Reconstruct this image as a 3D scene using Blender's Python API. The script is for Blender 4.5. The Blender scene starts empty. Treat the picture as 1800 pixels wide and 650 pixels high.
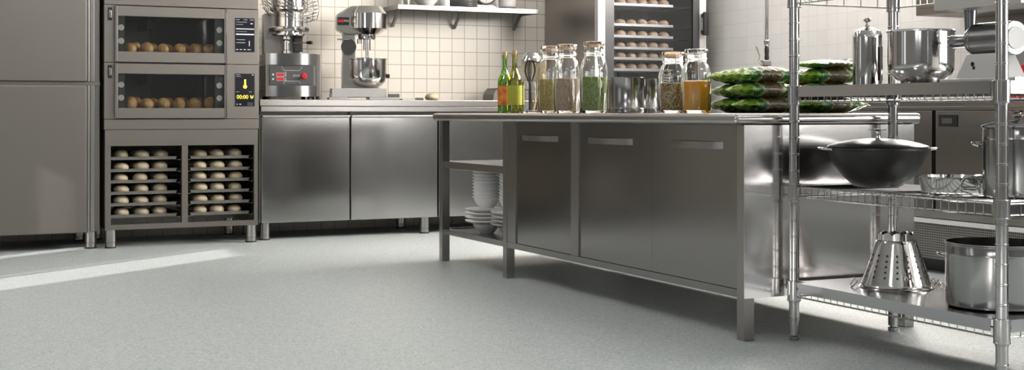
import bpy, bmesh, math, random
from mathutils import Vector, Matrix
random.seed(7)
SC = bpy.context.scene
COL = SC.collection
R = math.radians
PI = math.pi

# ---------------------------------------------------------------- materials
def newmat(name):
    m = bpy.data.materials.new(name); m.use_nodes = True
    nt = m.node_tree
    return m, nt, nt.nodes['Principled BSDF']

def basic(name, col, rough=.5, metal=0., **kw):
    m, nt, b = newmat(name)
    tc = nt.nodes.new('ShaderNodeTexCoord')
    no = nt.nodes.new('ShaderNodeTexNoise'); no.inputs['Scale'].default_value = 35
    nt.links.new(tc.outputs['Object'], no.inputs['Vector'])
    mr = nt.nodes.new('ShaderNodeMapRange')
    mr.inputs['To Min'].default_value = max(0.02, rough*.88); mr.inputs['To Max'].default_value = min(1, rough*1.12)
    nt.links.new(no.outputs['Fac'], mr.inputs['Value']); nt.links.new(mr.outputs['Result'], b.inputs['Roughness'])
    b.inputs['Base Color'].default_value = (*col, 1)
    b.inputs['Metallic'].default_value = metal
    for k, v in kw.items():
        b.inputs[k.replace('_', ' ')].default_value = v
    return m

def brushed(name, col, rough, grain='z', bump=.02, aniso=0.):
    """stainless sheet: fine brushing lines along one axis"""
    m, nt, b = newmat(name)
    tc = nt.nodes.new('ShaderNodeTexCoord'); mp = nt.nodes.new('ShaderNodeMapping')
    sc = {'z': (260, 260, 3), 'x': (3, 260, 260), 'y': (260, 3, 260)}[grain]
    mp.inputs['Scale'].default_value = sc
    no = nt.nodes.new('ShaderNodeTexNoise'); no.inputs['Scale'].default_value = 1.2; no.inputs['Detail'].default_value = 3
    nt.links.new(tc.outputs['Object'], mp.inputs['Vector']); nt.links.new(mp.outputs['Vector'], no.inputs['Vector'])
    mr = nt.nodes.new('ShaderNodeMapRange')
    mr.inputs['To Min'].default_value = rough*.92; mr.inputs['To Max'].default_value = rough*1.08
    nt.links.new(no.outputs['Fac'], mr.inputs['Value']); nt.links.new(mr.outputs['Result'], b.inputs['Roughness'])
    bp = nt.nodes.new('ShaderNodeBump'); bp.inputs['Strength'].default_value = bump; bp.inputs['Distance'].default_value = .0002
    nt.links.new(no.outputs['Fac'], bp.inputs['Height']); nt.links.new(bp.outputs['Normal'], b.inputs['Normal'])
    b.inputs['Base Color'].default_value = (*col, 1); b.inputs['Metallic'].default_value = 1
    b.inputs['Anisotropic'].default_value = aniso
    return m

def glass(name, col=(1, 1, 1), rough=.0, ior=1.45):
    m, nt, b = newmat(name)
    b.inputs['Base Color'].default_value = (*col, 1); b.inputs['Roughness'].default_value = rough
    b.inputs['Transmission Weight'].default_value = 1; b.inputs['IOR'].default_value = ior
    return m

def pane(name, tint=(.85, .87, .86), refl=.05):
    """thin glass pane: mostly see-through with a weak reflection"""
    m, nt, b = newmat(name)
    out = nt.nodes['Material Output']
    tr = nt.nodes.new('ShaderNodeBsdfTransparent'); tr.inputs['Color'].default_value = (*tint, 1)
    gl = nt.nodes.new('ShaderNodeBsdfGlossy'); gl.inputs['Roughness'].default_value = .03
    mx = nt.nodes.new('ShaderNodeMixShader'); mx.inputs['Fac'].default_value = refl
    nt.links.new(tr.outputs[0], mx.inputs[1]); nt.links.new(gl.outputs[0], mx.inputs[2])
    nt.links.new(mx.outputs[0], out.inputs['Surface'])
    return m

def tiles(name, axes, size, tile_col, mortar_col, mortar=.0035, rough=.25, off=(0, 0)):
    m, nt, b = newmat(name)
    tc = nt.nodes.new('ShaderNodeTexCoord'); sp = nt.nodes.new('ShaderNodeSeparateXYZ'); cb = nt.nodes.new('ShaderNodeCombineXYZ')
    nt.links.new(tc.outputs['Object'], sp.inputs[0])
    nt.links.new(sp.outputs[axes[0]], cb.inputs[0]); nt.links.new(sp.outputs[axes[1]], cb.inputs[1])
    mp = nt.nodes.new('ShaderNodeMapping'); mp.inputs['Location'].default_value = (off[0], off[1], 0)
    nt.links.new(cb.outputs[0], mp.inputs['Vector'])
    br = nt.nodes.new('ShaderNodeTexBrick'); br.offset = 0; br.squash = 1
    br.inputs['Scale'].default_value = 1; br.inputs['Brick Width'].default_value = size; br.inputs['Row Height'].default_value = size
    br.inputs['Mortar Size'].default_value = mortar; br.inputs['Mortar Smooth'].default_value = .3; br.inputs['Bias'].default_value = 0
    c1 = tile_col; c2 = tuple(x*.95 for x in tile_col)
    br.inputs['Color1'].default_value = (*c1, 1); br.inputs['Color2'].default_value = (*c2, 1); br.inputs['Mortar'].default_value = (*mortar_col, 1)
    nt.links.new(mp.outputs[0], br.inputs['Vector']); nt.links.new(br.outputs['Color'], b.inputs['Base Color'])
    bp = nt.nodes.new('ShaderNodeBump'); bp.invert = True; bp.inputs['Strength'].default_value = .5; bp.inputs['Distance'].default_value = .002
    nt.links.new(br.outputs['Fac'], bp.inputs['Height']); nt.links.new(bp.outputs['Normal'], b.inputs['Normal'])
    b.inputs['Roughness'].default_value = rough
    return m

def speckle(name, stops, scale, rough=.5, metal=0., detail=2., bump=0., voronoi=False):
    m, nt, b = newmat(name)
    tc = nt.nodes.new('ShaderNodeTexCoord')
    if voronoi:
        no = nt.nodes.new('ShaderNodeTexVoronoi'); no.inputs['Scale'].default_value = scale; out = no.outputs['Color']
        sp = nt.nodes.new('ShaderNodeSeparateColor'); nt.links.new(out, sp.inputs[0]); fac = sp.outputs[0]; h = no.outputs['Distance']
    else:
        no = nt.nodes.new('ShaderNodeTexNoise'); no.inputs['Scale'].default_value = scale; no.inputs['Detail'].default_value = detail
        fac = no.outputs['Fac']; h = fac
    nt.links.new(tc.outputs['Object'], no.inputs['Vector'])
    cr = nt.nodes.new('ShaderNodeValToRGB')
    cr.color_ramp.elements[0].position = stops[0][0]; cr.color_ramp.elements[0].color = (*stops[0][1], 1)
    cr.color_ramp.elements[1].position = stops[-1][0]; cr.color_ramp.elements[1].color = (*stops[-1][1], 1)
    for p, c in stops[1:-1]:
        e = cr.color_ramp.elements.new(p); e.color = (*c, 1)
    nt.links.new(fac, cr.inputs[0]); nt.links.new(cr.outputs[0], b.inputs['Base Color'])
    if bump:
        bp = nt.nodes.new('ShaderNodeBump'); bp.inputs['Strength'].default_value = bump; bp.inputs['Distance'].default_value = .003
        nt.links.new(h, bp.inputs['Height']); nt.links.new(bp.outputs['Normal'], b.inputs['Normal'])
    b.inputs['Roughness'].default_value = rough; b.inputs['Metallic'].default_value = metal
    return m

def emit(name, col, s):
    m, nt, b = newmat(name)
    b.inputs['Base Color'].default_value = (*col, 1)
    b.inputs['Emission Color'].default_value = (*col, 1); b.inputs['Emission Strength'].default_value = s
    return m

def floor_mat():
    m, nt, b = newmat('vinyl_floor')
    tc = nt.nodes.new('ShaderNodeTexCoord')
    vo = nt.nodes.new('ShaderNodeTexVoronoi'); vo.inputs['Scale'].default_value = 150
    nt.links.new(tc.outputs['Object'], vo.inputs['Vector'])
    sp = nt.nodes.new('ShaderNodeSeparateColor'); nt.links.new(vo.outputs['Color'], sp.inputs[0])
    cr = nt.nodes.new('ShaderNodeValToRGB')
    e = cr.color_ramp.elements; e[0].position = 0; e[0].color = (.32, .37, .39, 1); e[1].position = 1; e[1].color = (.70, .71, .70, 1)
    for p, c in ((.15, (.44, .495, .51)), (.5, (.50, .545, .555)), (.85, (.56, .59, .59))):
        x = e.new(p); x.color = (*c, 1)
    nt.links.new(sp.outputs[0], cr.inputs[0])
    no = nt.nodes.new('ShaderNodeTexNoise'); no.inputs['Scale'].default_value = 900
    nt.links.new(tc.outputs['Object'], no.inputs['Vector'])
    mx = nt.nodes.new('ShaderNodeMix'); mx.data_type = 'RGBA'; mx.blend_type = 'MULTIPLY'; mx.inputs['Factor'].default_value = .35
    mr = nt.nodes.new('ShaderNodeMapRange'); mr.inputs['From Min'].default_value = .3; mr.inputs['From Max'].default_value = .7
    mr.inputs['To Min'].default_value = .75; mr.inputs['To Max'].default_value = 1.15
    nt.links.new(no.outputs['Fac'], mr.inputs['Value'])
    nt.links.new(cr.outputs[0], mx.inputs['A']); nt.links.new(mr.outputs['Result'], mx.inputs['B'])
    nt.links.new(mx.outputs['Result'], b.inputs['Base Color'])
    b.inputs['Roughness'].default_value = .42
    b.inputs['Specular IOR Level'].default_value = .35
    return m

def bag_mat():
    m, nt, b = newmat('printed_bag')
    tc = nt.nodes.new('ShaderNodeTexCoord')
    sx = nt.nodes.new('ShaderNodeSeparateXYZ'); nt.links.new(tc.outputs['Generated'], sx.inputs[0])
    ab = nt.nodes.new('ShaderNodeMath'); ab.operation = 'SUBTRACT'; ab.inputs[1].default_value = .5; nt.links.new(sx.outputs[0], ab.inputs[0])
    ab2 = nt.nodes.new('ShaderNodeMath'); ab2.operation = 'ABSOLUTE'; nt.links.new(ab.outputs[0], ab2.inputs[0])
    # ragged border between the leafy ends and the dark middle
    n1 = nt.nodes.new('ShaderNodeTexNoise'); n1.inputs['Scale'].default_value = 45; n1.inputs['Detail'].default_value = 2
    nt.links.new(tc.outputs['Object'], n1.inputs['Vector'])
    w = nt.nodes.new('ShaderNodeMath'); w.operation = 'MULTIPLY_ADD'; w.inputs[1].default_value = .22; nt.links.new(n1.outputs['Fac'], w.inputs[0]); nt.links.new(ab2.outputs[0], w.inputs[2])
    cr = nt.nodes.new('ShaderNodeValToRGB'); e = cr.color_ramp.elements
    e[0].position = 0; e[0].color = (.09, .035, .018, 1); e[1].position = .6; e[1].color = (.45, .62, .10, 1)
    for p, c in ((.26, (.12, .05, .025)), (.285, (.85, .78, .5)), (.315, (.10, .28, .05)), (.36, (.03, .20, .06)), (.43, (.02, .16, .05)), (.46, (.75, .85, .45)), (.49, (.16, .42, .05)), (.53, (.30, .52, .06))):
        x = e.new(p); x.color = (*c, 1)
    nt.links.new(w.outputs[0], cr.inputs[0])
    # dark middle carries a busy brown, tan and green print
    n2 = nt.nodes.new('ShaderNodeTexNoise'); n2.inputs['Scale'].default_value = 130; n2.inputs['Detail'].default_value = 4; n2.inputs['Distortion'].default_value = 2.5
    nt.links.new(tc.outputs['Object'], n2.inputs['Vector'])
    c2 = nt.nodes.new('ShaderNodeValToRGB'); e2 = c2.color_ramp.elements
    e2[0].position = .34; e2[0].color = (.02, .03, .01, 1); e2[1].position = .66; e2[1].color = (.50, .42, .30, 1)
    for p, c in ((.44, (.07, .028, .015)), (.52, (.16, .07, .03)), (.58, (.10, .14, .04))):
        x = e2.new(p); x.color = (*c, 1)
    nt.links.new(n2.outputs['Fac'], c2.inputs[0])
    mid = nt.nodes.new('ShaderNodeMath'); mid.operation = 'LESS_THAN'; mid.inputs[1].default_value = .27; nt.links.new(w.outputs[0], mid.inputs[0])
    m1 = nt.nodes.new('ShaderNodeMix'); m1.data_type = 'RGBA'
    nt.links.new(mid.outputs[0], m1.inputs['Factor']); nt.links.new(cr.outputs[0], m1.inputs['A']); nt.links.new(c2.outputs[0], m1.inputs['B'])
    # leaf shapes and pale veins over the green ends
    vo = nt.nodes.new('ShaderNodeTexVoronoi'); vo.inputs['Scale'].default_value = 55; vo.feature = 'F1'; nt.links.new(tc.outputs['Object'], vo.inputs['Vector'])
    c3 = nt.nodes.new('ShaderNodeValToRGB'); c3.color_ramp.elements[0].position = .1; c3.color_ramp.elements[0].color = (1.1, 1.08, .8, 1); c3.color_ramp.elements[1].position = .75; c3.color_ramp.elements[1].color = (.2, .26, .14, 1)
    nt.links.new(vo.outputs['Distance'], c3.inputs[0])
    mx = nt.nodes.new('ShaderNodeMix'); mx.data_type = 'RGBA'; mx.blend_type = 'MULTIPLY'; mx.inputs['Factor'].default_value = .8
    nt.links.new(m1.outputs['Result'], mx.inputs['A']); nt.links.new(c3.outputs[0], mx.inputs['B'])
    nt.links.new(mx.outputs['Result'], b.inputs['Base Color'])
    n3 = nt.nodes.new('ShaderNodeTexNoise'); n3.inputs['Scale'].default_value = 28; nt.links.new(tc.outputs['Object'], n3.inputs['Vector'])
    bp = nt.nodes.new('ShaderNodeBump'); bp.inputs['Strength'].default_value = .5; bp.inputs['Distance'].default_value = .01
    nt.links.new(n3.outputs['Fac'], bp.inputs['Height']); nt.links.new(bp.outputs['Normal'], b.inputs['Normal'])
    b.inputs['Roughness'].default_value = .28
    return m

def label_mat(name, kind):
    m, nt, b = newmat(name)
    tc = nt.nodes.new('ShaderNodeTexCoord')
    if kind == 'dots':
        sp = nt.nodes.new('ShaderNodeTexVoronoi'); sp.inputs['Scale'].default_value = 95; sp.inputs['Randomness'].default_value = 0
        mp = nt.nodes.new('ShaderNodeMapping'); nt.links.new(tc.outputs['UV'], mp.inputs['Vector'])
        mp.inputs['Scale'].default_value = (.40, .184, .1)
        nt.links.new(mp.outputs[0], sp.inputs['Vector'])
        cr = nt.nodes.new('ShaderNodeValToRGB'); cr.color_ramp.elements[0].position = .30; cr.color_ramp.elements[0].color = (.05, .08, .01, 1)
        cr.color_ramp.elements[1].position = .36; cr.color_ramp.elements[1].color = (.62, .60, .06, 1)
        nt.links.new(sp.outputs['Distance'], cr.inputs[0])
    else:
        sp = nt.nodes.new('ShaderNodeTexNoise'); sp.inputs['Scale'].default_value = 22; nt.links.new(tc.outputs['Object'], sp.inputs['Vector'])
        cr = nt.nodes.new('ShaderNodeValToRGB'); cr.color_ramp.elements[0].position = .35; cr.color_ramp.elements[0].color = (.50, .05, .015, 1)
        cr.color_ramp.elements[1].position = .7; cr.color_ramp.elements[1].color = (.75, .33, .05, 1)
        nt.links.new(sp.outputs['Fac'], cr.inputs[0])
    nt.links.new(cr.outputs[0], b.inputs['Base Color']); b.inputs['Roughness'].default_value = .45
    return m

M = {}
M['floor'] = floor_mat()
M['tile_back'] = tiles('cream_wall_tiles', (0, 2), .1075, (.80, .75, .68), (.48, .41, .34), off=(.02, .035))
M['tile_side'] = tiles('lit_wall_tiles', (1, 2), .1075, (.88, .87, .86), (.76, .75, .74), mortar=.0025, off=(.02, .035))  # strong light on this wall put into paler tile and grout colours
M['grey_wall'] = basic('grey_wall_paint', (.20, .20, .20), .8)
M['plaster'] = basic('white_plaster', (.62, .61, .59), .8)
M['steel'] = brushed('brushed_steel', (.36, .345, .33), .30, 'z')
M['steel_x'] = brushed('brushed_steel_along', (.40, .385, .37), .26, 'x')
M['steel_y'] = brushed('brushed_steel_lengthwise', (.46, .445, .44), .22, 'y')
M['steel_matt'] = brushed('satin_steel', (.235, .218, .20), .42, 'x')
M['steel_door'] = brushed('door_steel', (.46, .45, .445), 0.17, 'z', .03)
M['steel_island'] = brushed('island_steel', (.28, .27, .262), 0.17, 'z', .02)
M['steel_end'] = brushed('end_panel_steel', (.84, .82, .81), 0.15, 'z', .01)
M['chrome'] = basic('chrome', (.50, .49, .485), 0.12, 1.)
M['polish'] = basic('polished_steel', (.56, .55, .54), 0.1, 1.)
M['wire'] = basic('chromed_wire', (.48, .47, .47), .16, 1.)
M['pot'] = brushed('pot_steel', (.34, .335, .33), 0.15, 'z', .01)
M['cast'] = brushed('grinder_steel', (.22, .218, .222), .24, 'y', .01)
M['alu'] = basic('pale_aluminium', (.62, .61, .60), .4, .6)
M['tray'] = brushed('tray_steel', (.50, .50, .515), 0.17, 'y', .01)
M['pan_alu'] = basic('baking_tray_aluminium', (.26, .25, .23), .42, .9)
M['black'] = basic('black_plastic', (.012, .012, .013), .38)
M['dark'] = basic('dark_enamel', (.035, .034, .033), .35)
M['cavity'] = basic('oven_cavity', (.20, .19, .18), .5, .3)
M['frame_dark'] = basic('anthracite_frame', (.045, .045, .048), .3)
M['panel_grey'] = basic('dark_grey_panel', (.085, .085, .09), .4)
M['iron'] = basic('black_nonstick', (.016, .015, .014), .36)
M['white'] = basic('white_porcelain', (.78, .77, .77), .18)
M['white_paint'] = basic('white_painted_metal', (.76, .75, .74), .35)
M['plate_grey'] = basic('grey_stoneware', (.22, .21, .21), .3)
M['red'] = basic('red_plastic', (.60, .02, .02), .3)
M['red_led'] = emit('red_display', (.45, .02, .02), .25)
M['yellow'] = emit('yellow_display', (.95, .72, .05), 1.1)
M['screen'] = basic('black_screen_glass', (.012, .012, .018), .12)
M['screen_line'] = emit('screen_text', (.55, .58, .66), .25)
M['offwhite'] = basic('off_white_print', (.75, .74, .72), .5)
M['lamp_disc'] = basic('frosted_oven_lamp', (.30, .30, .29), .4)
M['rubber'] = basic('black_rubber', (.02, .02, .02), .7)
M['dough'] = speckle('raw_dough', [(.3, (.46, .38, .26)), (.7, (.58, .50, .36))], 30, .55, bump=.1)
M['bread'] = speckle('baked_roll', [(.3, (.30, .13, .04)), (.5, (.50, .27, .10)), (.75, (.68, .46, .24))], 26, .5, bump=.3)
M['roll_pale'] = speckle('proofed_roll', [(.3, (.50, .32, .20)), (.7, (.72, .55, .38))], 30, .55, bump=.3)
M['glass'] = glass('clear_glass', (.97, .98, .97))
M['pane'] = pane('door_glass')
M['pane_dark'] = pane('tinted_door_glass', (.78, .79, .81), .06)
M['green_glass'] = pane('green_bottle_glass', (.62, .80, .34), .12)
M['green_glass2'] = pane('yellow_green_bottle_glass', (.74, .76, .26), .12)
M['cork'] = speckle('cork', [(.3, (.45, .26, .12)), (.7, (.62, .42, .22))], 200, .8)
M['herb_olive'] = speckle('dried_oregano', [(.0, (.20, .14, .02)), (.5, (.48, .36, .07)), (1., (.70, .58, .20))], 400, .8, bump=.6, voronoi=True)
M['herb_beige'] = speckle('beige_grain', [(.0, (.30, .18, .10)), (.5, (.52, .38, .26)), (1., (.72, .60, .46))], 400, .8, bump=.6, voronoi=True)
M['herb_green'] = speckle('dried_green_herbs', [(.0, (.06, .09, .01)), (.5, (.22, .30, .06)), (1., (.42, .52, .16))], 400, .8, bump=.6, voronoi=True)
M['beans'] = speckle('brown_beans', [(.0, (.10, .05, .01)), (.5, (.30, .19, .05)), (1., (.62, .48, .20))], 190, .6, bump=.8, voronoi=True)
M['oil'] = basic('yellow_oil', (.80, .40, .01), .08)
M['oil'].node_tree.nodes['Principled BSDF'].inputs['Subsurface Weight'].default_value = .3
M['bag'] = bag_mat()
M['lbl_red'] = label_mat('orange_red_label', 'mix'); M['lbl_dots'] = label_mat('yellow_dotted_label', 'dots')
M['wood'] = speckle('light_wood', [(.3, (.50, .30, .12)), (.7, (.68, .47, .24))], 12, .6)
M['wood_dark'] = speckle('dark_wood', [(.3, (.11, .04, .02)), (.7, (.20, .08, .04))], 12, .5)
M['cream'] = basic('cream_wood', (.78, .66, .42), .5)
M['door_leaf'] = basic('painted_door', (.45, .45, .44), .5)
M['grey_box'] = basic('grey_plastic', (.16, .15, .145), .45)
M['added_light'] = emit('added_panel_glow', (1., .97, .93), 13.5)  # glow of the unseen ceiling panels added for brightness

# ---------------------------------------------------------------- mesh builder
ORG = {}
class MB:
    def __init__(s): s.bm = bmesh.new(); s.bev = False; s.world = True
    def _merge(s, b, mat=None):
        if mat is not None: bmesh.ops.transform(b, matrix=mat, verts=b.verts)
        me = bpy.data.meshes.new('t'); b.to_mesh(me); b.free(); s.bm.from_mesh(me); bpy.data.meshes.remove(me)
    def box(s, x0, x1, y0, y1, z0, z1, bev=0., seg=2, mat=None):
        b = bmesh.new(); bmesh.ops.create_cube(b, size=1)
        for v in b.verts:
            v.co = Vector(((x0+x1)/2 + v.co.x*(x1-x0), (y0+y1)/2 + v.co.y*(y1-y0), (z0+z1)/2 + v.co.z*(z1-z0)))
        if bev: s.bev = True; bmesh.ops.bevel(b, geom=list(b.edges), offset=bev, segments=seg, profile=.5, affect='EDGES', clamp_overlap=True)
        s._merge(b, mat); return s
    def prism(s, pts, z0, z1, mat=None, bev=0.):
        b = bmesh.new()
        lo = [b.verts.new((x, y, z0)) for x, y in pts]; hi = [b.verts.new((x, y, z1)) for x, y in pts]
        b.faces.new(lo[::-1]); b.faces.new(hi); n = len(pts)
        for i in range(n): b.faces.new((lo[i], lo[(i+1) % n], hi[(i+1) % n], hi[i]))
        bmesh.ops.recalc_face_normals(b, faces=b.faces)
        if bev: s.bev = True; bmesh.ops.bevel(b, geom=list(b.edges), offset=bev, segments=2, profile=.5, affect='EDGES', clamp_overlap=True)
        s._merge(b, mat); return s
    def lathe(s, prof, n=32, c=(0, 0, 0), mat=None, facet=0, closed=False):
        b = bmesh.new(); rings = []
        for r, z in prof:
            if r < 1e-6: rings.append([b.verts.new((0, 0, z))])
            else:
                ring = []
                for i in range(n):
                    t = 2*PI*i/n; rr = r
                    if facet:
                        seg = 2*PI/facet; tt = (t % seg) - seg/2
                        rr = r*(.35 + .65*math.cos(seg/2)/math.cos(tt))
                    ring.append(b.verts.new((rr*math.cos(t), rr*math.sin(t), z)))
                rings.append(ring)
        pairs = list(zip(rings, rings[1:]))
        if closed: pairs.append((rings[-1], rings[0]))
        for a, d in pairs:
            if len(a) == 1 and len(d) == 1: continue
            for i in range(n):
                j = (i+1) % n
                if len(a) == 1: b.faces.new((a[0], d[j], d[i]))
                elif len(d) == 1: b.faces.new((a[i], a[j], d[0]))
                else: b.faces.new((a[i], a[j], d[j], d[i]))
        bmesh.ops.recalc_face_normals(b, faces=b.faces)
        mt = Matrix.Translation(c)
        if mat is not None: mt = mat @ mt
        s._merge(b, mt); return s
    def cyl(s, p0, p1, r, r2=None, n=20):
        p0 = Vector(p0); p1 = Vector(p1); d = p1-p0; L = d.length
        q = d.to_track_quat('Z', 'Y').to_matrix().to_4x4()
        r2 = r if r2 is None else r2
        return s.lathe([(0, 0), (r, 0), (r2, L), (0, L)], n, mat=Matrix.Translation(p0) @ q)
    def tube(s, pts, r, n=8, closed=False):
        pts = [Vector(p) for p in pts]; b = bmesh.new(); rings = []; N = len(pts); up = None
        for i, p in enumerate(pts):
            if closed: t = pts[(i+1) % N]-pts[i-1]
            else: t = pts[min(i+1, N-1)]-pts[max(i-1, 0)]
            t.normalize()
            if up is None: up = t.orthogonal().normalized()
            up = (up - t*up.dot(t))
            up = up.normalized() if up.length > 1e-6 else t.orthogonal().normalized()
            w = t.cross(up); rr = r[i] if isinstance(r, (list, tuple)) else r
            rings.append([b.verts.new(p+(up*math.cos(2*PI*k/n)+w*math.sin(2*PI*k/n))*rr) for k in range(n)])
        for i in range(N if closed else N-1):
            a, d = rings[i], rings[(i+1) % N]
            for k in range(n): b.faces.new((a[k], a[(k+1) % n], d[(k+1) % n], d[k]))
        if not closed: b.faces.new(rings[0][::-1]); b.faces.new(rings[-1])
        bmesh.ops.recalc_face_normals(b, faces=b.faces)
        s._merge(b); return s
    def build(s, name, mat, parent=None, ang=35, world=True, loc=None):
        """vertices are in world coordinates when world=True and shifted to the parent's base"""
        if parent is not None and world:
            bmesh.ops.translate(s.bm, vec=-ORG[parent.name], verts=s.bm.verts)
        if loc is not None: bmesh.ops.translate(s.bm, vec=-Vector(loc), verts=s.bm.verts)
        me = bpy.data.meshes.new(name); s.bm.to_mesh(me); s.bm.free()
        me.shade_smooth(); me.set_sharp_from_angle(angle=R(ang))
        me.materials.append(M[mat] if isinstance(mat, str) else mat)
        o = bpy.data.objects.new(name, me); COL.objects.link(o)
        if s.bev:
            wn_ = o.modifiers.new('normals', 'WEIGHTED_NORMAL'); wn_.keep_sharp = True; wn_.weight = 100
        if parent is not None: o.parent = parent; ORG[o.name] = ORG[parent.name].copy()
        else:
            ORG[o.name] = Vector(loc) if loc is not None else Vector((0, 0, 0))
            if loc is not None: o.location = loc
        return o

def tag(o, label, cat, group=None, kind=None):
    if label: o['label'] = label
    if cat: o['category'] = cat
    if group: o['group'] = group
    if kind: o['kind'] = kind
    return o
def thing(name, label, cat, loc=(0, 0, 0), rz=0, group=None):
    o = bpy.data.objects.new(name, None); COL.objects.link(o); o.location = loc; o.rotation_euler = (0, 0, rz)
    o.empty_display_size = .05; ORG[o.name] = Vector(loc); return tag(o, label, cat, group)
def merge_into(o, mb, mat):
    """add printed marks or drilled holes to an existing part as a second material"""
    bmesh.ops.translate(mb.bm, vec=-ORG[o.name] if mb.world else Vector((0, 0, 0)), verts=mb.bm.verts)
    t = bpy.data.meshes.new('t'); mb.bm.to_mesh(t); mb.bm.free()
    b = bmesh.new(); b.from_mesh(o.data); n0 = len(b.faces); b.from_mesh(t); b.faces.ensure_lookup_table()
    o.data.materials.append(M[mat])
    for f in b.faces[n0:]: f.material_index = 1
    b.to_mesh(o.data); b.free(); bpy.data.meshes.remove(t)
def struct(o): o['kind'] = 'structure'; return o
def copy_tree(o, parent=None):
    c = o.copy(); COL.objects.link(c)
    if parent is not None: c.parent = parent
    for ch in list(o.children): copy_tree(ch, c)
    return c
def place(o, loc, rz, label, group=None):
    o.location = loc; o.rotation_euler = (0, 0, rz); o['label'] = label
    if group: o['group'] = group
    ORG[o.name] = Vector(loc); return o
def text(name, body, size, mat, parent, loc, rot, align='CENTER', ext=.0004):
    cu = bpy.data.curves.new(name, 'FONT'); cu.body = body; cu.size = size; cu.extrude = ext; cu.align_x = align; cu.align_y = 'CENTER'
    t = bpy.data.objects.new('t', cu); COL.objects.link(t)
    dg = bpy.context.evaluated_depsgraph_get(); me = bpy.data.meshes.new_from_object(t.evaluated_get(dg))
    bpy.data.objects.remove(t); me.name = name; me.materials.clear(); me.materials.append(M[mat])
    o = bpy.data.objects.new(name, me); COL.objects.link(o); o.parent = parent
    o.location = Vector(loc)-ORG[parent.name]; o.rotation_euler = rot; ORG[o.name] = ORG[parent.name].copy()
    return o

# ---------------------------------------------------------------- room
XL, XR, YF, YB, ZC = -3.0, 6.05, -4.2, 9.65, 3.0
struct(MB().box(XL-.2, XR+.2, YF-.2, YB+.2, -.1, 0).build('floor', 'floor'))
struct(MB().box(XL-.2, XR+.2, YF-.2, YB+.2, ZC, ZC+.1).build('ceiling', 'plaster'))
struct(MB().box(XL-.2, XR+.2, YB, YB+.2, 0, ZC).build('wall_back', 'tile_back'))
def wall_with_openings(name, axis, c0, c1, a0, a1, ops, mat):
    """ops: (lo, hi, z0, z1) along the wall, sorted"""
    m = MB(); cur = a0
    def bx(p, q, z0, z1):
        if q-p < 1e-4 or z1-z0 < 1e-4: return
        if axis == 'y': m.box(c0, c1, p, q, z0, z1)
        else: m.box(p, q, c0, c1, z0, z1)
    for lo, hi, z0, z1 in ops:
        bx(cur, lo, 0, ZC); bx(lo, hi, 0, z0); bx(lo, hi, z1, ZC); cur = hi
    bx(cur, a1, 0, ZC)
    return struct(m.build(name, mat))
RW = [(-2.6, -.6, .95, 2.6), (-.1, 1.9, .95, 2.6), (5.0, 8.2, 1.95, 2.8)]
wall_with_openings('wall_right', 'y', XR, XR+.2, YF, YB, RW, 'tile_side')
LW = [(-3.6, -1.7, 1.5, 2.6), (-1.4, .1, 1.5, 2.6), (4.30, 5.02, .3, 2.6), (5.74, 6.04, .3, 2.6)]  # first two openings, out of view, added to throw light on the right wall
wall_with_openings('wall_left', 'y', XL-.2, XL, YF, YB, LW, 'grey_wall')
FW = []
wall_with_openings('wall_front', 'x', YF-.2, YF, XL, XR, FW, 'grey_wall')
wn = 0
def window(axis, c, lo, hi, z0, z1):
    global wn
    wn += 1
    t = .05; m = MB()
    def bx(p, q, za, zb):
        if axis == 'y': m.box(c-.03, c+.03, p, q, za, zb)
        else: m.box(p, q, c-.03, c+.03, za, zb)
    bx(lo, lo+t, z0, z1); bx(hi-t, hi, z0, z1); bx(lo+t, hi-t, z0, z0+t); bx(lo+t, hi-t, z1-t, z1)
    if hi-lo > 1: bx((lo+hi)/2-.025, (lo+hi)/2+.025, z0+t, z1-t)
    if .6 < hi-lo < 1: bx(lo+.56, lo+.60, z0+t, z1-t)
    w = struct(m.build('window_%d' % wn, 'white_paint'))
for o in RW: window('y', XR+.1, *o)
for o in LW: window('y', XL-.1, *o)
for o in FW: window('x', YF-.1, *o)

# ---------------------------------------------------------------- legs shared by the cabinets on the back wall
def foot_leg(x, y, h, parent, r=.036, name='leg'):
    m = MB(); m.lathe([(0, .009), (r*.96, .009), (r*.96, .035), (r*.90, .036), (r*.90, .039), (r, .040), (r, h), (0, h)], 24, (x, y, 0))
    o = m.build(name, 'steel_x', parent)
    MB().lathe([(0, 0), (r*1.04, 0), (r*1.02, .0088), (0, .0088)], 24, (x, y, 0)).build('foot', 'rubber', o)
    return o

# ---------------------------------------------------------------- refrigerator
fr = thing('refrigerator', 'tall satin stainless upright refrigerator with two stacked doors at the left', 'refrigerator', (.85, 9.26, 0))
FX0, FX1, FY = .42, 1.272, 8.93
MB().box(FX0, FX1, FY, 9.60, .108, 2.1, .004).build('body', 'steel_matt', fr)
for z0, z1 in ((.108, 1.058), (1.083, 2.07)):
    d = MB().box(FX0+.01, 1.183, FY-.06, FY-.004, z0, z1, .008).build('door', 'steel_matt', fr)
    MB().box(1.186, 1.202, FY-.05, FY-.003, z0, z1, .004).box(1.207, 1.232, FY-.035, FY-.002, z0, z1, .003).build('door_trim', 'steel', d)
MB().box(FX0+.005, FX1-.003, FY-.03, FY+.001, 1.0595, 1.0815).build('centre_rail', 'steel_matt', fr)
for x, y in ((1.215, 8.945), (1.215, 9.5), (.49, 8.945), (.49, 9.5)): foot_leg(x, y, .11, fr, .038)

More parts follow.
